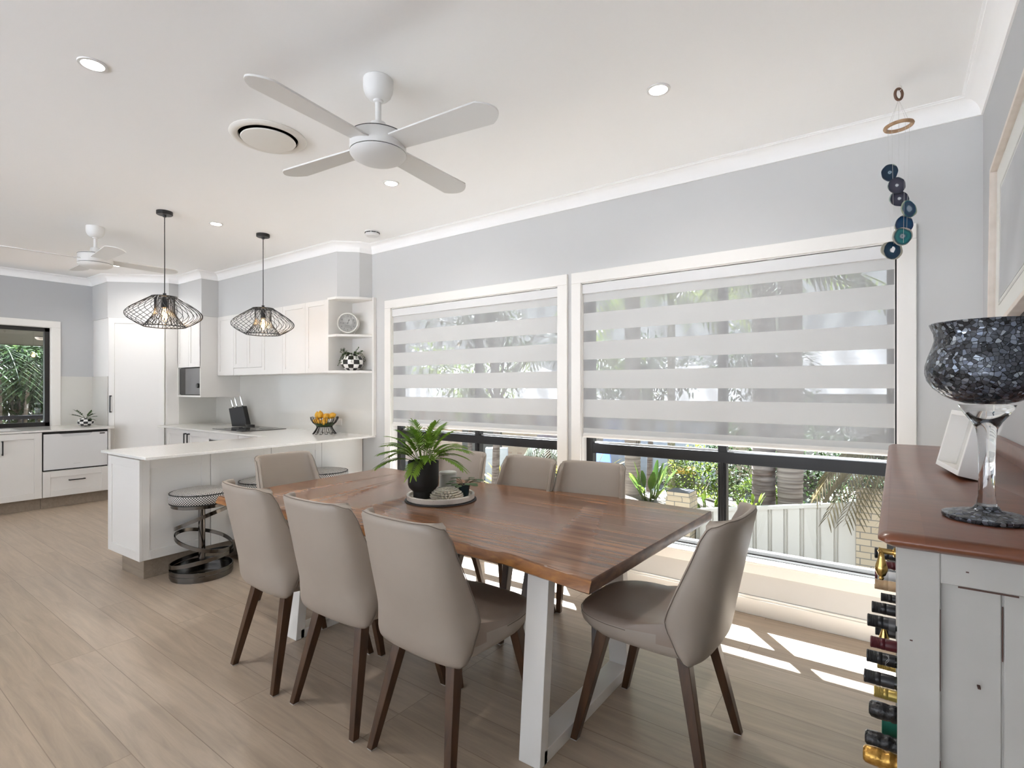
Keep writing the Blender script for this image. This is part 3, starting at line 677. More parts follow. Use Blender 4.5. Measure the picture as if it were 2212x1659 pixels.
g = G()
for h in range(1,13):
    a = PI/2 - h*PI/6; v, f = textmesh(str(h), .019); g.add(v, f, Mc @ Matrix.Translation((.068*math.cos(a),.068*math.sin(a),.0076)))
for h in range(60):
    a = 2*PI*h/60; w = .0012 if h%5 else .0025
    g.box(.081,.086,-w/2,w/2,.0072,.0076, Mc @ Matrix.Rotation(a,4,'Z'))
v, f = textmesh('Chancery', .0125); g.add(v, f, Mc @ Matrix.Translation((-.005,-.022,.0076)))
g.box(-.03,.03,-.0355,-.0345,.0072,.0076,Mc); g.box(-.036,.036,-.0425,-.0415,.0072,.0076,Mc); obj('numerals', g, INK, cl, smooth=0)
def hand(ang, ln, w):
    return G().add([(-w,-.012,.0085),(w,-.012,.0085),(w*.7,ln*.55,.0085),(w*2.2,ln*.68,.0085),(0,ln,.0085),(-w*2.2,ln*.68,.0085),(-w*.7,ln*.55,.0085)],[(0,1,2,3,4,5,6)], Mc @ Matrix.Rotation(ang,4,'Z'))
obj('hour_hand', hand(R(-23),.043,.0018), BLACKP, cl, smooth=0); obj('minute_hand', hand(R(91),.06,.0012), BLACKP, cl, smooth=0)
for sx in (-1,1): obj('foot', G().tube([(sx*.058,-.005,.036),(sx*.078,-.012,0.003)],.004,8), STEEL, cl)
p2 = thing('checkered_planter', (-4.405,3.325,1.5535), 'large black and white checkered round planter with trailing plant on the corner shelf', 'plant pot')
obj('pot', G().lathe(potprof(.112,.165,.07),44), checker('black_white_check_large',(.80,.79,.77),(.012,.012,.012),12,7.4), p2, smooth=50)
random.seed(9); g = G()
for k in range(26):
    az = random.uniform(0,2*PI); ln = random.uniform(.07,.15); p = Vector((.05*math.cos(az),.05*math.sin(az),.16)); d = Vector((math.cos(az),math.sin(az),random.uniform(.6,1.3)))
    pts = []
    for t in range(9):
        q = t/8; pts.append(p + Vector((d.x*ln*q*.75,d.y*ln*q*.75, ln*(d.z*q*.8-1.5*q*q*(1 if k%3 else .2)))))
    g.tube(pts, .001, 4)
    for q in pts[1:]:
        for s in range(3): g.leaf(q, (random.uniform(-1,1),random.uniform(-1,1),random.uniform(-.4,.9)), (0,0,1), .016, .010, .1, 2)
obj('foliage', g, leafmat('string_plant',(.04,.075,.03),(.08,.13,.05),.2), p2)
obj('soil', G().lathe([(.001,.148),(.07,.148)],20), SOIL, p2)
# ------------------------------------------------------------------ ceiling things
def pendant(x, y, label):
    rt = thing('pendant_lamp', (x,y,CZ), label, 'pendant lamp', 'black wire pendant lamps')
    zt, zm, zb = 2.118-CZ, 1.972-CZ, 1.878-CZ
    obj('ceiling_rose', G().lathe([(.001,0),(.058,0),(.058,-.024),(.054,-.028),(.014,-.029),(.012,-.045),(.001,-.045)],32), BMETAL, rt)
    obj('cord', G().tube([(0,0,-.04),(.001,0,-.2),(0,.001,-.45),(0,0,zt+.02)],.0036,8), BMETAL, rt)
    obj('lamp_holder', G().lathe([(.001,zt+.035),(.012,zt+.03),(.012,zt-.005),(.02,zt-.02),(.024,zt-.085),(.001,zt-.085)],20), BMETAL, rt)
    def rz(t):   # outer curve from top ring to bottom ring
        pts = [(.092,zt),(.16,zt-.045),(.225,zt-.09),(.262,zm+.02),(.268,zm-.004),(.255,zm-.028),(.205,zb+.03),(.15,zb)]
        s = t*(len(pts)-1); i = min(int(s),len(pts)-2); f = s-i; p0 = pts[max(i-1,0)]; p1 = pts[i]; p2 = pts[i+1]; p3 = pts[min(i+2,len(pts)-1)]
        return tuple(.5*(2*p1[k]+(p2[k]-p0[k])*f+(2*p0[k]-5*p1[k]+4*p2[k]-p3[k])*f*f+(3*p1[k]-p0[k]-3*p2[k]+p3[k])*f**3) for k in (0,1))
    g = G(); n = 32
    for k in range(n):
        a = 2*PI*k/n; pts = []
        for i in range(19):
            t = i/18; r, z = rz(t); aa = a + .75*t; pts.append((r*math.cos(aa), r*math.sin(aa), z))
        g.tube(pts, .0021, 5)
        ip = []
        for i in range(10):
            t = i/9; z = zt+(zb-zt)*t; r = .07 if t < .5 else .07+.08*((t-.5)/.5)**1.3
            aa = a - .5*max(0,t-.45); ip.append((r*math.cos(aa), r*math.sin(aa), z))
        g.tube(ip, .0021, 5)
    obj('wire_cage', g, BMETAL, rt)
    for nm, r, z, q in (('top_ring',.091,zt,.005),('bottom_ring',.15,zb,.0038)):
        obj(nm, G().tube([(r*math.cos(2*PI*k/48),r*math.sin(2*PI*k/48),z) for k in range(48)], q, 8, closed=True), BMETAL, rt)
    g = G()
    for k in range(12):
        a = 2*PI*k/12; g.tube([(.02*math.cos(a),.02*math.sin(a),zt),(.09*math.cos(a),.09*math.sin(a),zt)], .0022, 5)
    obj('spider', g, BMETAL, rt)
    b = obj('bulb', G().lathe([(.012,zt-.08),(.018,zt-.10),(.026,zt-.125),(.03,zt-.15),(.026,zt-.178),(.014,zt-.197),(.001,zt-.202)],20), BULBG, rt)
    g = G()
    for k in range(4):
        a = 2*PI*k/4+.4; g.tube([(.009*math.cos(a),.009*math.sin(a),zt-.10),(.012*math.cos(a),.012*math.sin(a),zt-.172)], .0022, 5)
    obj('filament', g, FILA, b)
    L = bpy.data.lights.new('bulb_light','POINT'); L.energy = .8; L.color = (1,.72,.42); L.shadow_soft_size = .03
    o = bpy.data.objects.new('bulb_light', L); C.objects.link(o); o.location = (x,y,zt+CZ-.15)
    return rt
pendant(-4.80,1.795,'black wire cage pendant lamp over the free end of the peninsula')
pendant(-4.765,2.60,'black wire cage pendant lamp over the bench nearer the wall cabinets')
def fan(x, y, ang, label, ztop, zhub, lit, nb=4):
    rt = thing('ceiling_fan', (x,y,CZ), label, 'ceiling fan', 'white four blade ceiling fans')
    h = zhub-CZ
    obj('canopy', G().lathe([(.001,0),(.066,0),(.069,-.004),(.069,-.035),(.066,-.055),(.058,-.075),(.044,-.09),(.028,-.097),(.001,-.098)],36), FANW, rt)
    obj('downrod', G().lathe([(.014,-.09),(.014,h+.12)],18).lathe([(.024,-.095),(.022,-.104),(.015,-.108)],18), FANW, rt)
    obj('hub_collar', G().lathe([(.018,h+.142),(.034,h+.138),(.042,h+.095),(.045,h+.084),(.001,h+.084)],28), FANW, rt)
    obj('motor_housing', G().lathe([(.001,h+.088),(.112,h+.086),(.126,h+.078),(.128,h+.068),(.128,h+.0),(.001,h+.0)],48), FANW, rt)
    obj('shadow_gap', G().lathe([(.122,h+.002),(.122,h-.005)],40).lathe([(.122,h+.0755),(.1283,h+.0755),(.1283,h+.0725),(.122,h+.0725)],40), BMETAL, rt)
    obj('lower_cap', G().lathe([(.127,h-.004),(.128,h-.009),(.119,h-.022),(.095,h-.035),(.06,h-.043),(.025,h-.046),(.001,h-.0465)],48), FANW, rt)
    for k in range(nb):
        M = Matrix.Rotation(R(ang)+k*2*PI/nb,4,'Z') @ Matrix.Translation((0,0,h+.03)) @ Matrix.Rotation(R(-9),4,'X')
        top = []; N = 10
        out = [(.085,-.056),(.30,-.064),(.59,-.074)]
        arc = [(.59+.062*math.sin(PI*t/N)**.8*1.0, -.074+.148*t/N) for t in range(1,N)]
        poly = out + arc + [(.59,.074),(.30,.064),(.085,.056)]
        obj('blade', G().prism(poly, -.004, .004, M), FANW, rt, bev=.0015)
    return rt
fan(-1.944,1.612,5.5,'white four blade ceiling fan above the dining table',0,2.472,False)
fan(-5.75,1.602,-3,'white ceiling fan further back over the kitchen end of the room',0,2.485,False)
dl = None
DLP = ((-2.87,.79,'ceiling downlight over the open floor on the kitchen side of the table fan'),(-.92,2.454,'ceiling downlight between the table fan and the agate wind chime'),
       (-2.848,2.475,'ceiling downlight just past the table fan on the window side'),(-4.786,2.19,'ceiling downlight between the two black pendant lamps'),(-7.35,2.25,'ceiling downlight by the pantry seen past the far fan hub'))
for k, (x, y, lab) in enumerate(DLP):
    if dl is None:
        dl = thing('downlight', (x,y,CZ), lab, 'downlight', 'recessed ceiling downlights')
        obj('trim_ring', G().lathe([(.001,-.0005),(.056,-.0005),(.054,-.005),(.043,-.006),(.042,-.004),(.001,-.003)],32), FANW, dl)
        obj('lens', G().lathe([(.001,-.0046),(.0425,-.0046)],32), EMIT, dl, smooth=0)
    else: dup(dl, (x,y,CZ), 0, lab)
    L = bpy.data.lights.new('downlight_beam','AREA'); L.shape = 'DISK'; L.size = .085; L.energy = 2.5; L.color = (1,.97,.92); L.spread = R(150)
    o = bpy.data.objects.new('downlight_beam', L); C.objects.link(o); o.location = (x,y,CZ-.012)
vt = thing('air_vent', (-2.888,1.608,CZ), 'round white ceiling air vent beside the table fan', 'air vent')
VM = mat('vent_ivory',(.74,.715,.67),.5)
obj('outer_ring', G().lathe([(.152,0),(.2,0),(.203,-.006),(.195,-.014),(.175,-.018),(.158,-.012),(.155,0)],56), VM, vt)
obj('throat', G().lathe([(.001,-.0008),(.155,-.0008)],40), BMETAL, vt, smooth=0)
obj('disc', G().lathe([(.001,-.018),(.142,-.018),(.145,-.022),(.142,-.026),(.09,-.032),(.001,-.036)],48), VM, vt)
sm = thing('smoke_detector', (-3.87,3.14,CZ), 'white round smoke detector on the ceiling near the open shelf bulkhead', 'smoke detector')
obj('base', G().lathe([(.001,0),(.066,0),(.067,-.014),(.001,-.014)],32), FANW, sm); obj('cover', G().lathe([(.062,-.018),(.064,-.034),(.052,-.046),(.001,-.050)],32), FANW, sm)
g = G()
for k in range(8): g.box(.052,.0655,-.018,.018,-.021,-.014, Matrix.Rotation(k*PI/4+.3,4,'Z'))
obj('vent_slot', g, BMETAL, sm, smooth=0)
# agate wind chime
wc = thing('wind_chime', (.011,3.062,CZ), 'hanging wind chime of blue and teal agate slices by the large window', 'wind chime')
AG = [agate('agate_navy',[(0,(.01,.03,.06)),(.14,(.3,.42,.5)),(.2,(.008,.03,.06)),(.9,(.006,.02,.045)),(.97,(.3,.36,.3))]),
      agate('agate_grey',[(0,(.6,.6,.6)),(.12,(.55,.58,.62)),(.2,(.06,.06,.09)),(.9,(.025,.027,.045)),(.97,(.28,.34,.3))]),
      agate('agate_blue',[(0,(.25,.33,.42)),(.3,(.2,.28,.38)),(.4,(.005,.05,.11)),(.75,(.004,.03,.09)),(.88,(.006,.10,.14)),(.97,(.3,.34,.26))]),
      agate('agate_deep',[(0,(.003,.04,.10)),(.5,(.004,.05,.12)),(.9,(.003,.02,.07)),(.97,(.28,.3,.25))]),
      agate('agate_teal',[(0,(.02,.05,.09)),(.16,(.25,.32,.36)),(.3,(.01,.10,.13)),(.6,(.015,.17,.18)),(.85,(.006,.06,.08)),(.97,(.4,.38,.33))]),
      agate('agate_hole',[(0,(.7,.7,.68)),(.2,(.68,.68,.66)),(.25,(.01,.05,.09)),(.6,(.006,.03,.07)),(.9,(.006,.03,.06)),(.97,(.35,.34,.28))])]
RW = mixmat('driftwood_ring',(.33,.20,.11),(.48,.32,.2),ns=30,rough=.7)
obj('hook', G().tube([(0,0,0),(0,0,-.012),(.010,.004,-.02),(.012,.004,-.032),(.002,.0,-.042),(-.008,-.004,-.036)],.0022,6), WMETAL, wc)
Mr = Matrix.Translation((0,0,-.056)) @ Matrix.Rotation(R(40),4,'Z') @ Matrix.Rotation(PI/2,4,'X')
obj('top_ring', G().tube([Mr @ Vector((.018*math.cos(2*PI*k/24),.026*math.sin(2*PI*k/24),0)) for k in range(24)],.006,8,closed=True), mat('dark_wood_ring',(.12,.06,.035),.5), wc)
zr = -.205
obj('wood_ring', G().tube([(.052*math.cos(2*PI*k/32),.052*math.sin(2*PI*k/32),zr+.003*math.cos(2*PI*k/32)) for k in range(32)],.0085,8,closed=True), RW, wc)
rtv = Vector((.808,.589,0)); vw = Vector((-.589,.808,0))
# offsets across the view and heights of the seven slices
SL = [(-.030,-.418,.036,.040,0),(-.016,-.488,.041,.037,1),(.010,-.541,.044,.036,1),(.034,-.597,.045,.040,2),(.030,-.663,.042,.043,3),(.007,-.725,.045,.043,4),(-.021,-.784,.050,.044,5)]
g = G()
for k in range(5):
    a = 2*PI*k/5+.3; g.tube([(0,0,-.08),(.048*math.cos(a),.048*math.sin(a),zr)], .0006, 4); g.tube([(.048*math.cos(a)*.9,.048*math.sin(a)*.9,zr),(.03*math.cos(a),.03*math.sin(a),-.76)], .0005, 4)
obj('string', g, mat('nylon_string',(.55,.55,.53),.4), wc)
random.seed(2)
for k, (u, z, rx, rz_, mi) in enumerate(SL):
    c = rtv*u*1.12 + vw*(-.012 if k%2 else .012)
    ph = [random.uniform(0,6) for _ in range(3)]; ring = []
    for i in range(36):
        a = 2*PI*i/36; q = 1+.05*math.sin(2*a+ph[0])+.03*math.sin(3*a+ph[1])+.015*math.sin(7*a+ph[2])
        ring.append((rx*q*math.cos(a), rz_*q*math.sin(a)))
    g = G(); Ms = Matrix.Rotation(math.atan2(rtv.y,rtv.x)+random.uniform(-.25,.25),4,'Z') @ Matrix.Rotation(PI/2,4,'X')
    if mi == 5:
        hole = [(.006+.011*math.cos(2*PI*i/36)*(1+.25*math.sin(4*PI*i/36)), .004+.015*math.sin(2*PI*i/36)) for i in range(36)]
        g.loft([[Ms @ Vector((x,y,-.0025)) for x,y in ring],[Ms @ Vector((x*1.01,y*1.01,0)) for x,y in ring],[Ms @ Vector((x,y,.0025)) for x,y in ring],[Ms @ Vector((x,y,.0025)) for x,y in hole],[Ms @ Vector((x,y,-.0025)) for x,y in hole],[Ms @ Vector((x,y,-.0025)) for x,y in ring]], cap=False)
    else: g.loft([[Ms @ Vector((x*.97,y*.97,-.003)) for x,y in ring],[Ms @ Vector((x,y,0)) for x,y in ring],[Ms @ Vector((x*.97,y*.97,.003)) for x,y in ring]])
    o = obj('agate_slice', g, AG[mi], wc); o.location = (c.x, c.y, z)

# ------------------------------------------------------------------ dining table
TZ = .755
def interp(pts, x):
    for (a, ya), (b, yb) in zip(pts, pts[1:]):
        if a <= x <= b:
            t = (x-a)/(b-a); t = t*t*(3-2*t); return ya+(yb-ya)*t
    return pts[0][1] if x < pts[0][0] else pts[-1][1]
nearE = [(-3.175,1.468),(-2.9,1.475),(-2.55,1.50),(-2.2,1.508),(-1.8,1.555),(-1.45,1.605),(-1.2,1.605),(-1.0,1.572),(-.80,1.540)]
farE = [(-3.245,2.752),(-2.8,2.725),(-2.25,2.695),(-1.75,2.735),(-1.25,2.785),(-.756,2.757)]
N = 70
nx = [-3.175+(2.375)*k/N for k in range(N+1)]; fx = [-3.245+(2.489)*k/N for k in range(N+1)]
random.seed(7)
def ring(off_n, off_f, inset, z, wob=0):
    out = []
    for k, x in enumerate(nx):
        w = wob*(.5*math.sin(k*.55)+.35*math.sin(k*1.3+1)+.25*math.sin(k*2.7+2))
        out.append((min(max(x,-3.175+inset),-.80-inset), interp(nearE,x)+off_n+w, z))
    for k, x in reversed(list(enumerate(fx))): out.append((min(max(x,-3.245+inset),-.756-inset), interp(farE,x)+off_f+wob*math.sin(k*.7), z))
    return out
dt = thing('dining_table', (-2.0,2.1,0), 'long walnut live edge dining table on white steel frames', 'table'); iv = Matrix.Translation((2.0,-2.1,0))
top = obj('tabletop', G().loft([ring(-.012,.008,.004,.709,.004),ring(-.022,.012,.0,.716,.006),ring(-.014,.010,0,.735,.003),ring(-.004,.003,0,.750,.0015),ring(0,0,.004,TZ,.001)], iv), TABLE, dt, smooth=50)
top.data.materials.append(LIVE); top.data.materials.append(ENDW)
for p in top.data.polygons:
    c = p.center
    if abs(p.normal.z) < .93 and abs(p.normal.y) > .45 and c.z < .7525: p.material_index = 1
    elif abs(p.normal.x) > .6: p.material_index = 2
def uframe(xc, yo=0):
    g = G(); w = .047; t = .05
    yb0, yb1, yt0, yt1 = 1.592+yo, 2.412+yo, 1.655+yo, 2.335+yo
    def leg(y0b, y0t, s):
        v = [(xc-w,y0b,0),(xc+w,y0b,0),(xc+w,y0b+s*t,0),(xc-w,y0b+s*t,0),(xc-w,y0t,.708),(xc+w,y0t,.708),(xc+w,y0t+s*t,.708),(xc-w,y0t+s*t,.708)]
        f = [(0,3,2,1),(4,5,6,7),(0,1,5,4),(1,2,6,5),(2,3,7,6),(3,0,4,7)]
        g.add(v, f if s > 0 else [tuple(reversed(q)) for q in f], iv)
    leg(yb0, yt0, 1); leg(yb1, yt1, -1)
    g.box(xc-w, xc+w, yb0+.03, yb1-.03, 0, .05, iv); g.box(xc-w, xc+w, yt0+.03, yt1-.03, .668, .708, iv)
    return g
obj('leg', uframe(-1.083), WMETAL, dt, bev=.002); obj('leg', uframe(-2.69,.035), WMETAL, dt, bev=.002)

# ------------------------------------------------------------------ dining chairs
def chair():
    rt = thing('dining_chair', (0,0,0), None, 'chair', 'taupe leather dining chairs')
    H0, H1 = .405, .918
    YB = [(.405,-.205),(.42,-.232),(.45,-.250),(.52,-.268),(.635,-.291),(.746,-.313),(.918,-.348)]
    WB = [(.405,.205),(.425,.224),(.46,.2325),(.53,.2345),(.70,.226),(.918,.207)]
    YW = [(.405,-.195),(.43,-.182),(.50,-.150),(.53,-.134),(.56,-.124),(.595,-.132),(.64,-.150),(.72,-.184),(.80,-.218),(.918,-.262)]
    def lin(P_, z):
        for (a0, b0), (a1, b1) in zip(P_, P_[1:]):
            if z <= a1: return b0+(b1-b0)*max(0,(z-a0))/(a1-a0)
        return P_[-1][1]
    def prof(z):
        w = lin(WB, z)
        yb = lin(YB, z)
        yw = lin(YW, z)
        return w, yb, yw
    NZ, NA = 26, 30
    def sec(z, inner):
        w, yb, yw = prof(z); out = []
        ze = min(z, H1)
        th = .036
        tt = (z-H0)/(H1-H0)
        if inner: w -= .03; yb += th-.008
        D = yw-yb
        for k in range(NA+1):
            a = PI*k/NA; c = math.cos(a); s = math.sin(a); e = .74
            x = -w*math.copysign(abs(c)**e, c); y = yw - D*abs(s)**e
            out.append((x, y))
        return out
    zs = [H0+(H1-H0)*k/NZ for k in range(NZ+1)]
    loops = []
    for i, z in enumerate(zs):
        o_ = sec(z, False); n_ = sec(z, True); lp = []
        w_ = prof(z)[0]
        def zz(x, y, z):
            # rounded top corners and a softly bellied bottom edge
            q = abs(x)/w_;
            if z > .86: z = z - (z-.86)/(H1-.86)*.020*max(0,(q-.80)/.20)**2
            if z < .47: z = z + (.47-z)/(.47-H0)*(.012*q**3)
            return z
        for x, y in o_: lp.append((x, y, zz(x,y,z)))
        xm, ym = o_[-1]; xi, yi = n_[-1]
        lp.append(((xm+xi)/2, max(ym,yi)+.012, zz(xm,ym,z)))
        for x, y in reversed(n_): lp.append((x, y, zz(x,y,z)))
        xm, ym = o_[0]; xi, yi = n_[0]
        lp.append(((xm+xi)/2, max(ym,yi)+.012, zz(xm,ym,z)))
        loops.append(lp)
    # round the top rim: shrink the last loops towards the mid line
    def mid(lp, f, dz):
        n = NA+1; res = []
        for k, p in enumerate(lp):
            if k < n: m = lp[2*n+1-1-k] if False else lp[n + (n-k)]
            elif k == n or k == 2*n+1: m = p
            else: m = lp[n-(k-n)]
            res.append((p[0]*(1-f)+m[0]*f, p[1]*(1-f)+m[1]*f, p[2]+dz))
        return res
    loops.append(mid(loops[-1], .14, .009)); loops.append(mid(loops[-2], .33, .0135))
    b = obj('backrest', G().loft(loops), LEATHER, rt, smooth=60)
    # dark seam along the edge of the rear skin
    n = NA+1
    edge = [Vector(l[NA]) for l in loops[6:-2]] ; edge2 = [Vector(l[0]) for l in loops[6:-2]]
    topc = [Vector(p)+Vector((0,0,.008)) for p in loops[-3][0:NA+1]]
    path_ = [e+Vector((.0006,.003,0)) for e in edge] + [p+Vector((0,.004,.004)) for p in reversed(topc[1:-1])] + [e+Vector((-.0006,.003,0)) for e in reversed(edge2)]
    obj('seam', G().tube(path_, .0016, 5), SEAM, b)
    # panel seam across the lower side, running down and back
    g = G()
    for s in (-1,1):
        pts = []
        for k in range(NZ+1):
            l = loops[k]; p = l[NA] if s > 0 else l[0]
            if p[2] < .535: pts.append((p[0]+s*.0012, p[1]+.002, p[2]))
        g.tube(pts, .0015, 5)
    obj('panel_seam', g, SEAM, b)
    # seat cushion
    NS = 44
    def plan(w, yf, yr, e=.55):
        out = []
        for k in range(NS):
            a = 2*PI*k/NS; c = math.cos(a); s = math.sin(a)
            x = w*math.copysign(abs(c)**(e if s > 0 else .36), c); yc = (yf+yr)/2; y = yc + (yf-yr)/2*math.copysign(abs(s)**(.62 if s > 0 else .4), s)
            x *= 1 - .07*max(0,(y-.1)/.18)
            out.append((x,y))
        return out
    sl = []
    for w, yf, yr, z in ((.10,.12,-.10,.418),(.19,.225,-.19,.424),(.220,.258,-.215,.438),(.2325,.278,-.225,.458),(.2352,.284,-.228,.478),(.2352,.283,-.228,.492),(.2295,.275,-.215,.507),(.208,.245,-.16,.517),(.14,.15,-.12,.523),(.05,.03,-.03,.524)):
        lo = []
        for x, y in plan(w, yf, yr):
            d = 0
            if z < .47: d = .022*max(0,(y-.05)/.23)**2*(1-(z-.418)/.06)
            if z > .485: d = .006*(abs(x)/.23)**2 - .010*math.exp(-((y-.02)/.12)**2-(x/.12)**2) + .056*min(1,max(0,(-.02-y)/.085))*(abs(x)/.235)**6*(z-.485)/.025
            lo.append((x,y,z+d))
        sl.append(lo)
    st = obj('seat', G().loft(sl), LEATHERS, rt, smooth=60)
    st.data.materials.append(LEATHER)
    for p in st.data.polygons:
        if p.center.z < .492 and abs(p.normal.z) < .97: p.material_index = 1
    # piping round the seat
    g = G(); fr = [(x,y) for x,y in plan(.2354,.2832,-.228)]
    k0 = [k for k,(x,y) in enumerate(fr) if y > -.02]
    g.tube([(fr[k][0]*1.002,fr[k][1]*1.002,.4935) for k in sorted(k0)], .0015, 5); obj('seam', g, SEAM, st)
    for (fx_, fy_, tx, ty) in ((.222,.248,.188,.135),(-.222,.248,-.188,.135),(.207,-.25,.136,-.15),(-.207,-.25,-.136,-.15)):
        a, b_ = .0145, .0225
        lo = [(fx_+sx*a, fy_+sy*a, .004) for sx,sy in ((-1,-1),(1,-1),(1,1),(-1,1))]; hi = [(tx+sx*b_, ty+sy*b_, .45) for sx,sy in ((-1,-1),(1,-1),(1,1),(-1,1))]
        lg_ = obj('leg', G().loft([lo,hi]), WALNUT, rt, bev=.002)
        obj('foot_pad', G().box(fx_-.013,fx_+.013,fy_-.013,fy_+.013,0,.005), PAD, lg_, smooth=0)
    return rt
ch = chair()
CH = [((-1.405,1.556),-2,'taupe dining chair with its back to the room, beside the white table leg'),
      ((-1.922,1.552),0,'taupe dining chair in the middle of the three backs along the wavy table edge'),
      ((-2.447,1.545),-3.5,'taupe dining chair whose back overlaps the spiral bar stool'),
      ((-1.44,2.555),186,'taupe dining chair under the large window blind, across the table'),
      ((-1.925,2.525),175,'taupe dining chair between two others on the window side of the table'),
      ((-2.46,2.525),185,'taupe dining chair partly hidden behind the black planter and candle jar'),
      ((-3.10,2.0),-88,'taupe dining chair at the table end facing away from the kitchen peninsula'),
      ((-.765,2.035),88,'taupe dining chair at the table end beside the wine sideboard')]
for k, ((x, y), a, lab) in enumerate(CH):
    if k == 0: ch.location = (x,y,0); ch.rotation_euler = (0,0,R(a)); ch['label'] = lab
    else: dup(ch, (x,y,0), R(a), lab)

# ------------------------------------------------------------------ bar stools
def stool():
    rt = thing('bar_stool', (0,0,0), None, 'bar stool', 'spiral bar stools at the peninsula')
    def arc(r, z, n=8): pass
    obj('cushion', G().lathe([(.001,.542),(.196,.542),(.209,.555),(.213,.58),(.209,.605),(.203,.616),(.185,.626),(.14,.634),(.07,.639),(.001,.640)],56), HOUND, rt, smooth=50)
    g = G()
    for r, z in ((.2055,.616),(.204,.546)): g.tube([(r*math.cos(2*PI*k/56),r*math.sin(2*PI*k/56),z) for k in range(56)], .0042, 8, closed=True)
    obj('piping', g, PIPE, rt)
    obj('seat_plate', G().lathe([(.001,.518),(.196,.518),(.196,.542),(.001,.542)],48), GUN, rt)
    obj('post', G().lathe([(.022,.04),(.022,.52)],28), GUN, rt)
    ax = Vector((.808,.589,0))       # the rings tip along this line
    def tilt(r, zl, zr, off, n=64):
        out = []
        for k in range(n):
            a = 2*PI*k/n; p = Vector((r*math.cos(a), r*math.sin(a), 0)); u = p.dot(ax)/r
            out.append((p.x+ax.x*off, p.y+ax.y*off, zl+(zr-zl)*(u+1)/2))
        return out
    obj('base_ring', G().tube(tilt(.203,.029,.029,0),.1,closed=True,flat=(.008,.026)), GUN, rt, smooth=50)
    obj('base_ring', G().tube(tilt(.203,.0575,.0575,0),.1,closed=True,flat=(.008,.026)), GUN, rt, smooth=50)
    obj('base_plate', G().lathe([(.001,0),(.2,0),(.2,.016),(.03,.022),(.001,.022)],48), GUN, rt)
    g = G()
    g.tube(tilt(.203,.0865,.165,0),.1,closed=True,flat=(.008,.026)); g.tube(tilt(.186,.315,.193,.018),.1,closed=True,flat=(.008,.026)); g.tube(tilt(.186,.347,.503,.018),.1,closed=True,flat=(.008,.026))
    obj('spiral_band', g, GUN, rt, smooth=50)
    return rt
bs = stool(); bs.location = (-4.155,1.80,0); bs['label'] = 'bar stool with houndstooth seat and spiral metal base, fully visible beside the first dining chair'
dup(bs, (-4.22,2.33,0), 0, 'houndstooth bar stool half hidden behind the table end chair back')
dup(bs, (-4.25,2.90,0), 0, 'houndstooth bar stool nearest the window wall, only its seat rim showing')

# ------------------------------------------------------------------ on the table
tz = TZ+.001
tag(obj('placemat', G().lathe([(.001,tz),(.199,tz),(.2,tz+.003),(.198,tz+.005),(.001,tz+.005)],64,Matrix.Translation((-2.06,2.15,0))), mat('dark_placemat',(.025,.025,.03),.6)), 'round black placemat under the white speckled tray', 'placemat')
def terrazzo():
    m, nt, b, o = nodes('terrazzo'); N = nt.nodes.new; L = nt.links.new
    tc = N('ShaderNodeTexCoord'); v = N('ShaderNodeTexVoronoi'); v.inputs['Scale'].default_value = 130; L(tc.outputs['Object'], v.inputs['Vector'])
    cr = N('ShaderNodeValToRGB'); cr.color_ramp.elements[0].position = .12; cr.color_ramp.elements[0].color = (.13,.10,.09,1); cr.color_ramp.elements[1].position = .2; cr.color_ramp.elements[1].color = (.66,.61,.555,1)
    n = N('ShaderNodeTexNoise'); n.inputs['Scale'].default_value = 40; L(tc.outputs['Object'], n.inputs['Vector'])
    ad = N('ShaderNodeMath'); ad.operation = 'ADD'; mu = N('ShaderNodeMath'); mu.operation = 'MULTIPLY'; mu.inputs[1].default_value = .5
    L(n.outputs['Fac'], mu.inputs[0]); L(v.outputs['Distance'], ad.inputs[0]); L(mu.outputs[0], ad.inputs[1])
    sb = N('ShaderNodeMath'); sb.operation = 'SUBTRACT'; sb.inputs[1].default_value = .14; L(ad.outputs[0], sb.inputs[0])
    L(sb.outputs[0], cr.inputs['Fac']); L(cr.outputs['Color'], b.inputs['Base Color']); b.inputs['Roughness'].default_value = .6; return m
t0 = tz+.0055
tag(obj('tray', G().lathe([(.001,t0),(.183,t0),(.188,t0+.004),(.189,t0+.027),(.186,t0+.030),(.176,t0+.030),(.173,t0+.027),(.172,t0+.012),(.001,t0+.012)],64,Matrix.Translation((-2.06,2.15,0))), terrazzo()), 'round cream speckled tray holding the black planter and candle', 'tray')
tb = t0+.0125
pt = thing('black_planter', (-2.115,2.068,tb), 'matte black footed planter with feathery green palm on the dining table', 'potted plant')
obj('pot', G().lathe([(.001,0),(.054,0),(.055,.003),(.055,.036),(.066,.045),(.078,.058),(.084,.075),(.085,.2),(.083,.203),(.078,.203),(.077,.19),(.001,.185)],48), BLACKP, pt, smooth=50)
obj('soil', G().lathe([(.001,.188),(.076,.188)],24), SOIL, pt)
random.seed(11)
PALM = leafmat('parlour_palm_leaf',(.09,.19,.018),(.20,.33,.04),.35)
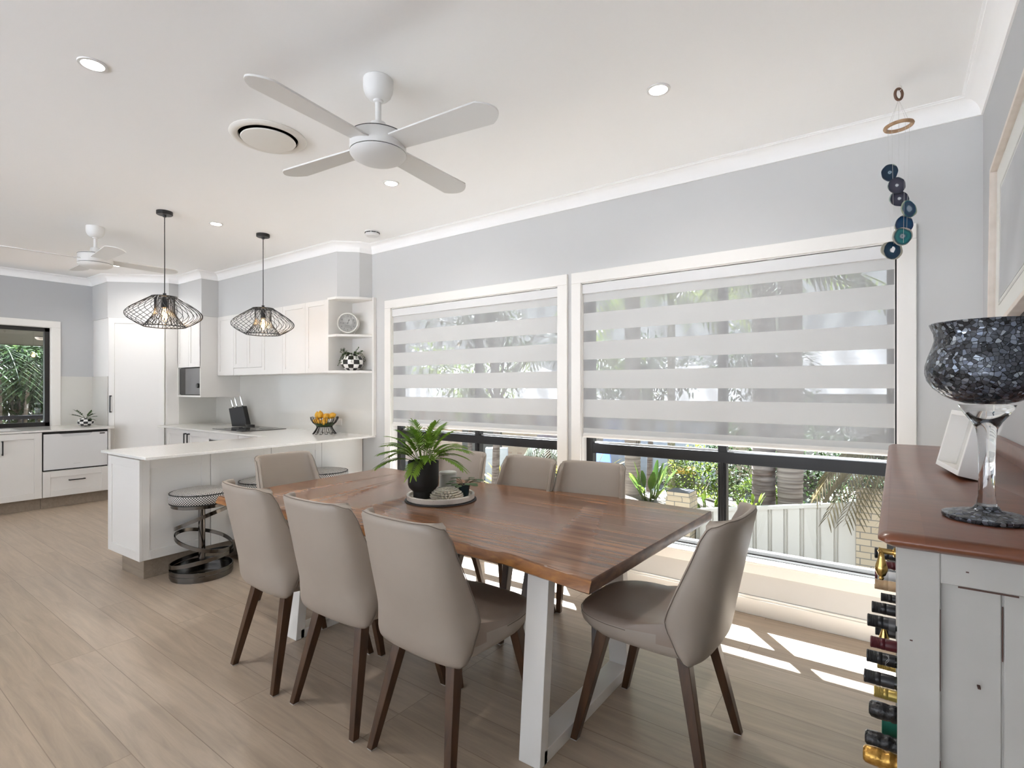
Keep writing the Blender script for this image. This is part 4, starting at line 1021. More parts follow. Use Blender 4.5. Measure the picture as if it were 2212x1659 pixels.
for k in range(30):
    az = 2*PI*k/30*11.0 + random.uniform(-.2,.2); el = (.35,.6,.85,1.1,1.35)[k%5] + random.uniform(-.1,.1); ln = random.uniform(.20,.25)
    p0 = Vector((.025*math.cos(az),.025*math.sin(az),.185)); d = Vector((math.cos(az)*math.cos(el),math.sin(az)*math.cos(el),math.sin(el)))
    pts = []
    for t in range(17):
        q = t/16; pts.append(p0 + d*ln*q + Vector((0,0,.30*ln*q - (.30+.32*math.cos(el))*ln*q*q)) + Vector((math.cos(az),math.sin(az),0))*.22*ln*q*q*math.sin(el))
    g = G().tube(pts, [.0022-.0015*t/16 for t in range(17)], 5)
    for t in range(5,17):
        tn = (pts[min(t+1,16)]-pts[t-1]).normalized(); sd_ = tn.cross(Vector((math.sin(az*3),math.cos(az*3),6))); sd_.normalize(); q = (t-5)/11
        L_ = .082*(1-.5*abs(q-.35)**1.1)*random.uniform(.85,1.12)
        for s in (-1,1):
            g.leaf(pts[t], tn*(.75+.5*q)+sd_*s*.7+Vector((0,0,.12)), Vector((0,0,1)), L_, .0118, .25, 4, .1)
    g.leaf(pts[16], pts[16]-pts[15], Vector((0,0,1)), .06, .008, .2)
    obj('frond', g, PALM, pt, smooth=180)
cj = thing('candle_jar', (-2.112,2.262,tb+.028), 'white lidded candle jar standing on the grey bead ring on the tray', 'candle jar')
obj('jar', G().lathe([(.001,0),(.046,0),(.05,.004),(.05,.075),(.048,.077),(.001,.077)],36), WHITEC, cj); obj('lid', G().lathe([(.001,.0775),(.049,.0775),(.051,.080),(.051,.088),(.048,.091),(.001,.091)],36), mat('jar_lid',(.72,.71,.68),.45), cj)
g = G(); random.seed(3)
for ring_, r, z in ((0,.066,.014),(1,.058,.020),(2,.05,.014),(3,.04,.014)):
    n = int(2*PI*r/.0105)
    for k in range(n):
        a = 2*PI*k/n+ring_; g.sphere((r*math.cos(a),r*math.sin(a),z+random.uniform(-.002,.003)), .0066, 7, 5)
tag(obj('bead_ring', G().add(g.v, g.f, Matrix.Translation((-2.112,2.262,tb-.0066+.001))), mixmat('grey_beads',(.05,.045,.04),(.45,.42,.38),ns=70,rough=.5)), 'grey and dark bead coil under the white candle jar', 'coaster')
SHE = mixmat('cowrie_shell',(.70,.62,.52),(.84,.79,.71),ns=60,rough=.4)
g = G(); random.seed(5)
for r, z, n, tl in ((.079,.008,26,.1),(.076,.019,25,.25),(.068,.030,22,.5),(.056,.040,19,.8),(.043,.047,16,1.0),(.03,.051,12,1.2),(.017,.053,8,1.35),(.006,.054,3,1.4)):
    for k in range(n):
        a = 2*PI*(k+.5*(int(z*1000)%2))/n
        M = Matrix.Translation((r*math.cos(a),r*math.sin(a),z)) @ Matrix.Rotation(a,4,'Z') @ Matrix.Rotation(-.5+tl*.25,4,'Y')
        g.lathe([(.001,-.006),(.008,-.004),(.0105,0),(.007,.004),(.001,.0055)],9,M,sx=1.6,sy=.9)
tag(obj('shell_flower', G().add(g.v, g.f, Matrix.Translation((-1.992,2.125,tb))), SHE), 'flower shaped dome of cream cowrie shells at the front of the tray', 'shell ornament')
vi = thing('violet_pot', (-1.957,2.228,tb), 'small dark teal pot with round leaved violet on the speckled tray', 'potted plant')
obj('pot', G().lathe([(.001,0),(.024,0),(.026,.003),(.034,.062),(.035,.066),(.031,.066),(.029,.058),(.001,.055)],28), mat('teal_glaze',(.012,.03,.042),.12), vi)
random.seed(8); g = G(); gs = G()
for k in range(15):
    az = 2*PI*k/15*2.4; el = .15+.07*(k%5)*1.4; ln = random.uniform(.045,.075)
    p = Vector((.008*math.cos(az),.008*math.sin(az),.058)); d = Vector((math.cos(az)*math.cos(el),math.sin(az)*math.cos(el),math.sin(el)+.12)); e = p+d*ln
    gs.tube([p,p+d*ln*.5+Vector((0,0,.006)),e],.0018,5)
    side = d.cross(Vector((0,0,1))).normalized(); dd = Vector((d.x,d.y,d.z*.1)).normalized(); v = [e+dd*.013]; 
    for i in range(10):
        a = 2*PI*i/10; v.append(e+dd*(.017+.023*math.cos(a))+side*.0205*math.sin(a)-Vector((0,0,.004+.003*math.cos(a))))
    g.add(v,[(0,1+i,1+(i+1)%10) for i in range(10)])
obj('foliage', g, leafmat('violet_leaf',(.05,.10,.035),(.09,.15,.06),.15), vi); obj('stem', gs, mat('violet_stem',(.07,.06,.03),.6), vi)
obj('soil', G().lathe([(.001,.057),(.029,.057)],16), SOIL, vi)
# ------------------------------------------------------------------ wine sideboard
SP = mixmat('aged_white_paint', (.40,.385,.355), (.44,.425,.395), ns=6, rough=.55, bump=.04)
def worn(name):
    m = boards(name, (.155,.052,.024), (.185,.064,.030), (.13,.036,.016), 4, .13, 0, .28, grain=(8,1.1,5), gstr=.35, coat=.08, dirn=PI/2)
    return m
STOP = worn('cherry_sideboard_top')
sbd = thing('wine_sideboard', (.17,2.05,0), 'tall painted wine sideboard with cherry wood top against the grey wall', 'sideboard'); iv = Matrix.Translation((-.17,-2.05,0))
T0, T1 = 1.101, 1.126; Y0, Y1 = 1.128, 2.965
def rb(x0,x1,y0,y1,r,n=6):
    out = []
    for cx,cy,a0 in ((x1-r,y1-r,0),(x0+r,y1-r,PI/2),(x0+r,y0+r,PI),(x1-r,y0+r,1.5*PI)):
        for k in range(n+1): a = a0+PI/2*k/n; out.append((cx+r*math.cos(a),cy+r*math.sin(a)))
    return out
lp = []
for ins, z in ((.014,T0),(.004,T0+.006),(0,T0+.010),(0,T1-.010),(.004,T1-.005),(.013,T1)):
    lp.append([(x,y,z) for x,y in rb(-.026+ins,.345,Y0+ins,Y1-ins,.02)])
obj('top', G().loft(lp, iv), STOP, sbd, smooth=45)
obj('upstand', G().loft([[(x,y,z) for x,y in rb(.318+i,.345,Y0+.02+i,Y1-.02-i,.006)] for i,z in ((0,T1-.004),(0,T1+.05),(.005,T1+.059))], iv), STOP, sbd, smooth=45)
cy0, cy1 = 1.162, 2.94
# near end: stiles, rails and a two board panel
g = G().box(.002,.062,cy0,cy0+.026,.06,T0,iv).box(.262,.322,cy0,cy0+.026,.06,T0,iv).box(.062,.262,cy0,cy0+.026,1.045,T0,iv).box(.062,.262,cy0,cy0+.026,.06,.16,iv)
obj('end_frame', g, SP, sbd, bev=.002)
g = G().box(.062,.1405,cy0+.012,cy0+.024,.16,1.045,iv).box(.1435,.262,cy0+.012,cy0+.024,.16,1.045,iv).box(.06,.264,cy0+.0155,cy0+.0245,.158,1.047,iv)
obj('end_panel', g, SP, sbd, bev=.0015)
DK = mat('worn_paint_edge', (.07,.03,.02), .7)
g = G().box(.085,.16,cy0-.0003,cy0+.001,1.0425,1.0452,iv).box(.0612,.0622,cy0-.0002,cy0+.001,.55,.74,iv).box(.0612,.0622,cy0-.0002,cy0+.001,.86,1.0,iv).box(.141,.1425,cy0+.0112,cy0+.013,.93,1.02,iv)
for x, z in ((.02,.935),(.095,1.07),(.17,.94),(.11,.88),(.08,.60)): g.box(x,x+.004,cy0-.0003,cy0+.012*(x>.062),z,z+.0022,iv)
obj('paint_chip', g, DK, sbd, smooth=0)
obj('far_end', G().box(.002,.322,cy1-.026,cy1,.06,T0,iv), SP, sbd, smooth=0)
obj('back', G().box(.31,.322,cy0+.02,cy1-.02,.06,T0,iv), SP, sbd, smooth=0)
g = G().box(.002,.31,cy0+.026,cy1-.026,.06,.09,iv).box(.002,.31,cy0+.026,cy1-.026,.925,.94,iv); obj('shelf', g, SP, sbd, smooth=0)
obj('stile', G().box(.0,.30,1.962,1.984,.09,.925,iv), SP, sbd, bev=.002)
for a, b in ((cy0+.028,1.96),(1.984,cy1-.028)):
    d = obj('drawer', G().box(.0,.02,a,b,.944,T0-.006,iv), SP, sbd, bev=.002)
for x, y in ((.03,cy0+.03),(.29,cy0+.03),(.03,cy1-.03),(.29,cy1-.03)):
    obj('foot', G().lathe([(.02,0),(.026,.02),(.03,.04),(.024,.06)],16,iv @ Matrix.Translation((x,y,0))), SP, sbd)
def droppull(y, z):
    g = G().lathe([(.012,0),(.012,.004),(.007,.006),(.007,.03),(.009,.034),(.001,.037)],14,iv @ Matrix.Translation((.0,y,z)) @ Matrix.Rotation(-PI/2,4,'Y'))
    Mh = iv @ Matrix.Translation((-.029,y,z+.004))
    g.lathe([(.005,0),(.009,-.004),(.006,-.010),(.007,-.022),(.013,-.042),(.014,-.05),(.009,-.064),(.004,-.068),(.006,-.072),(.004,-.076),(.001,-.077)],16,Mh)
    return obj('drop_handle', g, BRASS, sbd)
droppull(1.60,.975); droppull(1.973,.655)
# bottles lying in the rack, necks outwards
GLB = mat('dark_bottle_glass', (.010,.014,.010), .1); CAPB = mat('black_capsule', (.018,.018,.02), .35); CAPR = mat('dark_red_capsule', (.10,.012,.018), .35)
CAPG = mat('gold_capsule', (.50,.36,.10), .35, .6); CAPW = mat('white_capsule', (.62,.62,.62), .4); CAPT = mixmat('tan_capsule', (.35,.22,.12), (.55,.38,.22), ns=30, rough=.5)
FOILB = mixmat('black_crinkled_foil', (.008,.008,.009), (.03,.03,.032), ns=60, rough=.25, bump=1., bd=.004); FOILG = mixmat('gold_crinkled_foil', (.45,.22,.04), (.72,.42,.10), ns=60, rough=.25, metal=.7, bump=.8, bd=.004)
PRINT = mat('silver_print', (.5,.5,.5), .4)
def bottle(x, y, z, cap, kind, label, extra=None):
    rt = thing('wine_bottle', (x,y,z), label, 'bottle', 'bottles lying in the sideboard rack'); M = Matrix.Rotation(PI/2,4,'Y')
    if kind == 'a':
        pr = [(.001,0),(.0145,.0),(.0158,.002)]
        for k in range(7): pr += [(.0158,.004+.003*k),(.0149,.0055+.003*k)]
        pr += [(.0158,.026),(.0158,.034),(.0150,.035),(.0158,.037),(.0156,.062),(.001,.062)]
        obj('capsule', G().lathe(pr,28,M), cap, rt, smooth=40)
        obj('glass', G().lathe([(.001,.05),(.0148,.05),(.0148,.075),(.02,.095),(.034,.125),(.0365,.14),(.0365,.295),(.034,.298),(.001,.298)],28,M), GLB, rt, smooth=40)
    else:
        random.seed(int(z*1000)); pr = [(.001,0),(.014,.001),(.0195,.006),(.0205,.02),(.0205,.036),(.0185,.046),(.0205,.05),(.0205,.056),(.0185,.062),(.019,.07),(.021,.095),(.024,.11),(.001,.111)]
        g = G().lathe(pr,30,M); g.v = [(a,b*(1+random.uniform(-.05,.05)),c*(1+random.uniform(-.05,.05))) for a,b,c in g.v]
        obj('foil', g, cap, rt, smooth=60)
        obj('glass', G().lathe([(.001,.1),(.0225,.105),(.03,.13),(.042,.16),(.044,.175),(.044,.295),(.04,.3),(.001,.3)],28,M), GLB, rt, smooth=40)
    if extra == 'end': obj('cap_end', G().lathe([(.001,-.003),(.0155,-.003),(.0162,.004),(.0161,.0045)],28,M), CAPR, rt)
    if extra == 'print':
        g = G()
        for k in range(2): g.tube([(.045+.004*math.sin(3*t+k),.0161*math.cos(t),.0161*math.sin(t)) for t in [PI*(.6+.1*i) for i in range(9)]], .0005, 4)
        obj('line_print', g, PRINT, rt)
    if extra == 'label':
        obj('neck_label', G().lathe([(.0161,.046),(.0161,.060)],28,M), mat('grey_neck_label',(.12,.12,.125),.4), rt)
    if extra == 'dots':
        g = G(); random.seed(3)
        for k in range(16): a = random.uniform(0,2*PI); q = random.uniform(.03,.058); g.sphere((q,.0158*math.cos(a),.0158*math.sin(a)), .0009, 5, 4)
        obj('gold_dots', g, BRASS, rt)
    return rt
for x, y, z, cap, kind, lab, ex in (
    (-.051,1.906,.889,CAPB,'a','black bottle neck with gold dots behind the upper brass drop handle','dots'),
    (-.038,2.571,.675,CAPR,'a','bright red bottle neck just below the upper brass drop handle',None),
    (-.056,2.249,.726,CAPW,'a','white bottle neck with red end in the sideboard rack','end'),
    (-.055,2.052,.752,CAPT,'a','tan bottle neck beneath the white one with red end',None),
    (-.046,2.441,.587,CAPB,'a','short black bottle neck under the tan one',None),
    (-.056,1.836,.751,CAPB,'a','plain black bottle neck above the one with a grey neck label',None),
    (-.061,1.688,.765,CAPB,'a','black bottle neck with grey neck label above the lower brass handle','label'),
    (-.054,2.089,.591,CAPB,'a','black bottle neck half behind the lower brass drop handle',None),
    (-.059,1.834,.651,CAPR,'a','dark wine red bottle neck behind the lower brass drop handle',None),
    (-.063,1.695,.667,CAPB,'a','black bottle neck printed with silver wavy lines','print'),
    (-.065,1.600,.655,CAPB,'a','black screw cap bottle neck under the one with wavy lines',None),
    (-.053,1.920,.470,CAPG,'a','smooth gold bottle neck above the crinkled black foil bottles',None),
    (-.057,1.647,.553,FOILB,'c','black foil sparkling wine neck directly under the smooth gold neck',None),
    (-.070,1.759,.414,FOILB,'c','black foil sparkling wine neck below the green box',None),
    (-.065,1.536,.495,FOILG,'c','bright gold foil sparkling wine neck near the frame bottom',None),
    (-.042,1.779,.310,FOILG,'c','dull gold foil neck lowest in the rack, under the bright gold foil',None),
    (-.049,2.093,.482,CAPG,'a','olive gold neck peeping below the wavy printed bottle',None),
    (-.049,2.315,.331,CAPB,'a','black neck peeping below the near black screw cap',None)):
    bottle(x, y, z, cap, kind, lab, ex)
gb = tag(obj('gift_box', G().box(-.032,.26,1.81,1.885,.396,.45), mat('green_card',(.008,.13,.085),.5), bev=.002), 'dark green bottle box between two black foil necks in the rack', 'box')
# goblet
gx, gy = .142, 1.362
gl = thing('mosaic_goblet', (gx,gy,T1+.0005), 'giant dark mosaic glass goblet standing on the cherry sideboard top', 'goblet')
MOS = mosaic('mirror_mosaic', 135); GCL = None
m, nt, b, o = nodes('clear_glass'); b.inputs['Transmission Weight'].default_value = 1; b.inputs['Roughness'].default_value = .02; b.inputs['IOR'].default_value = 1.48; b.inputs['Base Color'].default_value = (.96,.97,.97,1); GCL = m
obj('bowl', G().lathe([(.001,.222),(.03,.223),(.047,.228),(.066,.238),(.082,.252),(.092,.268),(.0955,.283),(.095,.297),(.0905,.315),(.084,.334),(.080,.348),(.0812,.362),(.0868,.376),(.0885,.3795),(.087,.381),(.0835,.377),(.078,.362),(.077,.348),(.081,.333),(.087,.315),(.091,.297),(.0915,.283),(.088,.269),(.078,.256),(.06,.243),(.03,.231),(.001,.229)],64), MOS, gl, smooth=60)
obj('stem', G().lathe([(.001,.018),(.016,.018),(.0155,.03),(.013,.045),(.0122,.08),(.0125,.12),(.0138,.155),(.0165,.175),(.023,.188),(.034,.203),(.041,.215),(.043,.2215),(.001,.2215)],48), GCL, gl, smooth=60)
obj('foot', G().lathe([(.001,0),(.066,0),(.0685,.003),(.068,.008),(.055,.012),(.035,.016),(.022,.019),(.019,.024),(.0175,.027),(.001,.027)],64), MOS, gl, smooth=50)
# little box frame
pf = thing('photo_frame', (.12,2.024,T1+.001), 'small white deep box photo frame leaning on the sideboard behind the goblet', 'photo frame', rz=math.atan2(.259,-.035)-PI/2)
# local: +y away along the front, -x is the front face
Mf = Matrix.Translation((0,0,.011)) @ Matrix.Rotation(R(13),4,'Y'); w2, hh, dp, fr = .131, .178, .052, .014
g = G().box(0,dp,-w2,-w2+fr,0,hh,Mf).box(0,dp,w2-fr,w2,0,hh,Mf).box(0,dp,-w2+fr,w2-fr,0,fr,Mf).box(0,dp,-w2+fr,w2-fr,hh-fr,hh,Mf)
obj('frame', g, WMETAL, pf, bev=.001)
obj('backing', G().box(dp-.006,dp-.001,-w2+fr,w2-fr,fr,hh-fr,Mf), mat('photo_mat',(.70,.69,.66),.7), pf, smooth=0)
obj('photo', G().box(dp-.008,dp-.0062,-.075,.02,.038,.145,Mf), mixmat('warm_photo_print',(.62,.50,.42),(.42,.24,.18),scale=(1,1,.5),ns=18,rough=.4), pf, smooth=0)
# wall picture
wp = thing('wall_picture', (.336,2.35,1.98), 'large white framed picture with grey print hung on the grey wall above the goblet', 'picture')
# corners measured along the wall: hung slightly off level, leaning forward at the top
Mp = Matrix.Rotation(R(-5.5),4,'X') @ Matrix.Rotation(R(1.2),4,'Y')
u0, u1, v0, v1 = -.62, .545, -.355, .355
PFR = mixmat('limed_frame', (.62,.55,.49), (.68,.61,.55), ns=20, rough=.5)
def fr_(a, x0, x1): return G().box(x0,x1,u0,u0+a,v0,v1,Mp).box(x0,x1,u1-a,u1,v0,v1,Mp).box(x0,x1,u0+a,u1-a,v0,v0+a,Mp).box(x0,x1,u0+a,u1-a,v1-a,v1,Mp)
obj('frame', fr_(.018,-.03,.004), PFR, wp, bev=.0015)
obj('mount', G().box(-.008,-.004,u0+.018,u1-.018,v0+.018,v1-.018,Mp), mat('picture_mount',(.74,.74,.71),.7), wp, smooth=0)
g = G(); a = .115
g.box(-.0105,-.008,u0+a,u0+a+.008,v0+a,v1-a,Mp).box(-.0105,-.008,u1-a-.008,u1-a,v0+a,v1-a,Mp).box(-.0105,-.008,u0+a,u1-a,v1-a-.008,v1-a,Mp).box(-.0105,-.008,u0+a,u1-a,v0+a,v0+a+.008,Mp)
obj('bevel_line', g, mat('mount_bevel',(.62,.62,.60),.6), wp, smooth=0)
obj('print', G().box(-.0095,-.008,u0+a+.02,u1-a-.02,v0+a+.02,v1-a-.02,Mp), mixmat('grey_print_art',(.40,.41,.43),(.50,.51,.53),ns=3,rough=.4), wp, smooth=0)
obj('glazing', G().box(-.016,-.0145,u0+.018,u1-.018,v0+.018,v1-.018,Mp), glassmat('picture_glass',(1,1,1),.06), wp, smooth=0)

# ------------------------------------------------------------------ outside, street side
BRK = bricks('cream_brick', (.52,.42,.29), (.60,.50,.36), (.20,.19,.17), bias=-.2)
BRKR = bricks('mottled_brick', (.62,.50,.42), (.30,.13,.10), (.55,.48,.42), bias=-.55)
ROOF = bricks('roof_tiles', (.20,.19,.19), (.28,.26,.25), (.10,.10,.10), w=.3, h=.28)
def gz(x, y):
    pts = [(3.6,-1.25),(8.35,-1.25),(8.5,-.62),(10.5,-.78),(12.0,-1.05),(13.5,-1.75),(15.5,-2.1),(40,-2.3)]
    z = interp(pts, y)
    if x < -5.5 and y > 8.4: z = min(z, z-min(1.0,(-5.5-x)*.35)*max(0,1-(y-8.4)/7))
    return z
g = G(); xs = [-40+2*k for k in range(31)]; ys = [3.62,5,7,8.34,8.5,9.5,10.5,11.2,12,12.7,13.5,14.5,15.5,18,22,28,40]
g.add([(x,y,gz(x,y)) for y in ys for x in xs], [(j*31+i,j*31+i+1,(j+1)*31+i+1,(j+1)*31+i) for j in range(len(ys)-1) for i in range(30)])
struct('ground', g, mixmat('garden_ground',(.05,.04,.028),(.11,.09,.065),ns=3,rough=.95), smooth=180)
struct('road', G().box(-40,20,15.4,18.2,-2.2,-2.05), mat('asphalt',(.14,.15,.165),.9,bump=.3))
# fence
FEN = mat('cream_steel', (.62,.595,.54), .45)
fe = thing('steel_fence', (-1.5,8.4,-1.2), 'cream ribbed steel fence beyond the large window', 'fence'); iv = Matrix.Translation((1.5,-8.4,1.2))
fx0, fx1 = -2.53, -.445
def ftop(x): return -.515 + (x-fx0)/(fx1-fx0)*.365
g = G(); pr = []; x = fx0
while x < fx1-.01:
    for dx, dy in ((0,0),(.004,.035),(.022,.035),(.026,.012),(.036,.012),(.040,.035),(.056,.035),(.06,0),(.203,0)): pr.append((min(x+dx,fx1), 8.37+dy))
    x += .205
v = [(a,b,-1.24) for a,b in pr]+[(a,b,ftop(a)-.01) for a,b in pr]; n = len(pr)
v += [(a,b+.012,-1.24) for a,b in pr]+[(a,b+.012,ftop(a)-.01) for a,b in pr]
f = [(i,i+1,n+i+1,n+i) for i in range(n-1)]+[(2*n+i,3*n+i,3*n+i+1,2*n+i+1) for i in range(n-1)]
obj('ribbed_sheet', g.add(v,f,iv), FEN, fe, smooth=0)
g = G().add([(fx0,8.355,ftop(fx0)-.05),(fx1,8.355,ftop(fx1)-.05),(fx1,8.44,ftop(fx1)-.05),(fx0,8.44,ftop(fx0)-.05),(fx0,8.355,ftop(fx0)),(fx1,8.355,ftop(fx1)),(fx1,8.44,ftop(fx1)),(fx0,8.44,ftop(fx0))],[(0,3,2,1),(4,5,6,7),(0,1,5,4),(1,2,6,5),(2,3,7,6),(3,0,4,7)],iv)
obj('top_rail', g, FEN, fe, smooth=0)
for x in (fx1-.035,): obj('post', G().box(x,x+.05,8.35,8.44,-1.24,ftop(x)+.01,iv), FEN, fe, smooth=0)
bp = thing('brick_pillar', (-2.74,8.32,-1.25), 'short cream brick pillar at the lower end of the steel fence', 'pillar')
obj('shaft', G().box(-.19,.19,-.19,.19,0,.92), BRK, bp, smooth=0); obj('top_course', G().box(-.175,.175,-.175,.175,.92,1.0), BRK, bp, smooth=0); obj('cap', G().box(-.17,.17,-.17,.17,1.0,1.008), mat('mortar_cap',(.07,.07,.08),.9), bp, smooth=0)
tag(obj('brick_wall', G().box(-.425,2.6,8.3,8.52,-1.25,.04), BRK, smooth=0), 'cream brick wall where the steel fence ends, behind the wine bottles', 'wall')
# planting
TRK = mixmat('palm_trunk_bark',(.10,.075,.065),(.26,.22,.20),scale=(1,1,9),ns=2.2,rough=.9,bump=.6,bd=.02)
TRK2 = mixmat('ringed_palm_bark',(.16,.13,.115),(.36,.31,.27),scale=(.6,.6,14),ns=1.6,rough=.9,bump=.6,bd=.02)
PF = leafmat('palm_frond',(.06,.10,.02),(.17,.20,.04),.45); PFD = leafmat('dry_frond',(.13,.10,.05),(.22,.18,.09),.3); GR1 = leafmat('bush_bright',(.06,.11,.015),(.19,.25,.03),.5); GR2 = leafmat('bush_dark',(.02,.04,.012),(.055,.10,.025),.35); YEL = leafmat('yellow_fronds',(.25,.20,.015),(.42,.34,.04),.4)
def frond(g, base, az, el, ln, droop, leaflet, n=18, wid=.05):
    d = Vector((math.cos(az)*math.cos(el),math.sin(az)*math.cos(el),math.sin(el))); pts = [Vector(base)+d*ln*t/n-Vector((0,0,droop*ln*(t/n)**2)) for t in range(n+1)]
    g.tube(pts, [.022-.018*t/n for t in range(n+1)], 5)
    for t in range(3,n+1):
        tn = (pts[t]-pts[t-1]).normalized(); sd = tn.cross(Vector((0,0,1))).normalized(); q = t/n
        for s in (-1,1): g.leaf(pts[t], tn*.55+sd*s-Vector((0,0,.35)), (0,0,1), leaflet*(1-.6*abs(q-.45)), wid, .25, 3)
def palm(name, x, y, r, h, label, bark, crown, seed, lean=0, bulge=0, nf=13, fl=1.9):
    random.seed(seed); z0 = gz(x,y)-.05; rt = thing(name, (x,y,z0), label, 'palm tree', None)
    nn = int(h/.085); pr = [(.001,0)]
    for k in range(nn):
        z = h*k/nn; q = r*(1+bulge*math.sin(min(PI,z/h*PI*1.6)))
        pr += [(q*1.03,z),(q*.975,z+.05),(q,z+.078)]
    pr.append((.001,h)); obj('trunk', G().lathe(pr,24), bark, rt, smooth=40)
    g = G()
    for k in range(nf):
        frond(g, (0,0,h-.05), 2*PI*k/nf*1.0+random.uniform(-.3,.3), random.choice((-.05,.3,.55,.9)), fl*random.uniform(.8,1.1), random.uniform(.25,.6), .5)
    obj('fronds', g, crown, rt, smooth=180); return rt
palm('palm_tree',-1.87,10.05,.19,4.6,'dark grey palm trunk beyond the fence, beside the pale bulging one',TRK,PF,1)
palm('palm_tree',-1.45,10.0,.185,4.2,'pale ringed bulging palm trunk beyond the fence through the large window',TRK2,PF,2,bulge=.12)
palm('palm_tree',-4.24,9.9,.155,4.4,'brown ringed palm trunk seen above the chair back under the large window',TRK2,PF,3)
palm('palm_tree',-4.14,11.85,.085,5.0,'thin speckled palm trunk in front of the wheelie bin',mixmat('speckled_bark',(.16,.13,.10),(.45,.42,.36),ns=45,rough=.9),PF,4,nf=9)
palm('palm_tree',-6.9,12.4,.13,3.9,'palm outside the small window with its crown behind the striped blind',TRK,PF,5)
def bush(name, x, y, z, rx, ry, rz, n, m, label, cat, size=.07, seed=1, group=None):
    random.seed(seed); rt = thing(name, (x,y,gz(x,y)), label, cat, group); g = G(); zc = z-gz(x,y)
    for k in range(n):
        v = Vector((random.gauss(0,1),random.gauss(0,1),random.gauss(0,1))); v.normalize(); q = random.uniform(.55,1.0)**.5
        q *= 1+.18*math.sin(5*v.x+3*v.z)+.12*math.sin(7*v.y+4*v.x)
        p = Vector((v.x*rx*q, v.y*ry*q, max(.02, zc+v.z*rz*q)))
        d = v*.6+Vector((random.uniform(-1,1),random.uniform(-1,1),random.uniform(-.6,1)))
        g.leaf(p, d, (random.uniform(-.3,.3),random.uniform(-.3,.3),1), size*random.uniform(.7,1.4), size*.5, .15, 2)
    obj('foliage', g, m, rt, smooth=180)
    g = G(); 
    for k in range(6): a = k*1.05; g.tube([(.04*math.cos(a),.04*math.sin(a),0),(rx*.35*math.cos(a),ry*.35*math.sin(a),zc)],[.018,.006],5)
    obj('stem', g, TRK, rt); return rt
bush('garden_bush',-3.45,11.7,-.55,.72,.7,.62,2600,GR1,'bright yellow green bush behind the brick pillar outside','bush',.075,1)
bush('garden_bush',-2.15,11.2,-.72,.42,.45,.34,1200,GR1,'small bright bush between the window mullion and the dark palm trunk','bush',.07,2)
bush('garden_bush',-2.9,12.6,-.25,.9,.6,.75,1800,GR2,'dark bush behind the window mullion outside','bush',.09,3)
bush('garden_bush',-1.0,12.2,-.35,1.35,.8,.85,3600,GR2,'wide dark green bush behind the pale palm trunk','bush',.09,4)
bush('garden_bush',.6,11.4,-.2,1.0,.8,.9,1600,GR2,'dark green bush above the brick wall outside','bush',.09,5)
def clump(name, x, y, n, ln, w, m, label, cat, seed, spread=.5, droop=.25):
    random.seed(seed); g = G(); rt = thing(name, (x,y,gz(x,y)), label, cat)
    for k in range(n):
        a = random.uniform(0,2*PI); e = random.uniform(spread,1.45); l = ln*random.uniform(.6,1.1); d = Vector((math.cos(a)*math.cos(e),math.sin(a)*math.cos(e),math.sin(e)))
        b = Vector((.12*math.cos(a),.12*math.sin(a),0)); g.tube([b,b+d*l*.5],[.012,.008],5); g.leaf(b+d*l*.42, d, (0,0,1), l*.62, w, droop, 5, .12)
    obj('foliage', g, m, rt, smooth=180); return rt
clump('strelitzia_plant',-3.66,9.3,22,.72,.12,leafmat('paddle_leaf',(.05,.11,.02),(.16,.24,.04),.5),'broad leaved green plant beside the ringed palm trunk outside','plant',1,.7,.1)
clump('bromeliad',-2.45,8.75,18,.34,.05,GR1,'small lime bromeliad just behind the fence by the brick pillar','plant',2,.4)
clump('bromeliad',-1.95,9.3,20,.4,.035,GR1,'spiky lime plant at the foot of the dark palm trunk','plant',3,.4)
clump('cordyline_plant',-8.35,11.3,26,1.1,.10,YEL,'yellow leaved plant seen through the small window next to the white meter cabinet','plant',4,.5)
clump('cordyline_plant',-6.35,11.9,26,1.3,.09,YEL,'yellow leaved plant above the blue car','plant',6,.5)
for k,(x,y,zt,sd) in enumerate(((-7.9,12.6,-.2,7),)):
    random.seed(sd); rt = thing('fan_palm', (x,y,gz(x,y)), 'grey green drooping palm between the yellow plants outside the small window', 'palm'); g = G()
    for q in range(16): frond(g,(0,0,zt-gz(x,y)),random.uniform(0,2*PI),random.uniform(-.1,.9),1.0,1.0,.45,14,.035)
    obj('fronds', g, leafmat('grey_palm',(.12,.14,.10),(.22,.25,.17),.3), rt, smooth=180); obj('trunk', G().lathe([(.1,0),(.09,zt-gz(x,y))],14), TRK, rt)
# a palm behind the brick wall drooping dry fronds over the fence
random.seed(12); rt = thing('fan_palm', (.15,8.85,gz(.15,8.85)), 'palm with dry drooping fronds hanging over the brick wall', 'palm'); zt = .75-gz(.15,8.85)
obj('trunk', G().lathe([(.13,0),(.11,zt)],16), TRK, rt); g = G()
for az, el, ln, dr in ((3.35,.25,1.15,1.0),(3.75,.15,1.1,1.15),(4.1,.2,1.0,1.2),(4.5,.25,1.0,1.2),(2.9,.3,1.1,.9),(5.2,.3,1.0,1.1),(1.5,.5,1.1,.7),(3.55,.35,1.2,1.05),(3.9,.05,.95,1.2),(4.3,.35,1.05,1.15),(3.15,.1,1.0,1.1),(4.8,.15,.9,1.2)): frond(g,(0,0,zt),az,el,ln,dr,.30,34,.022)
obj('fronds', g, PFD, rt, smooth=180)
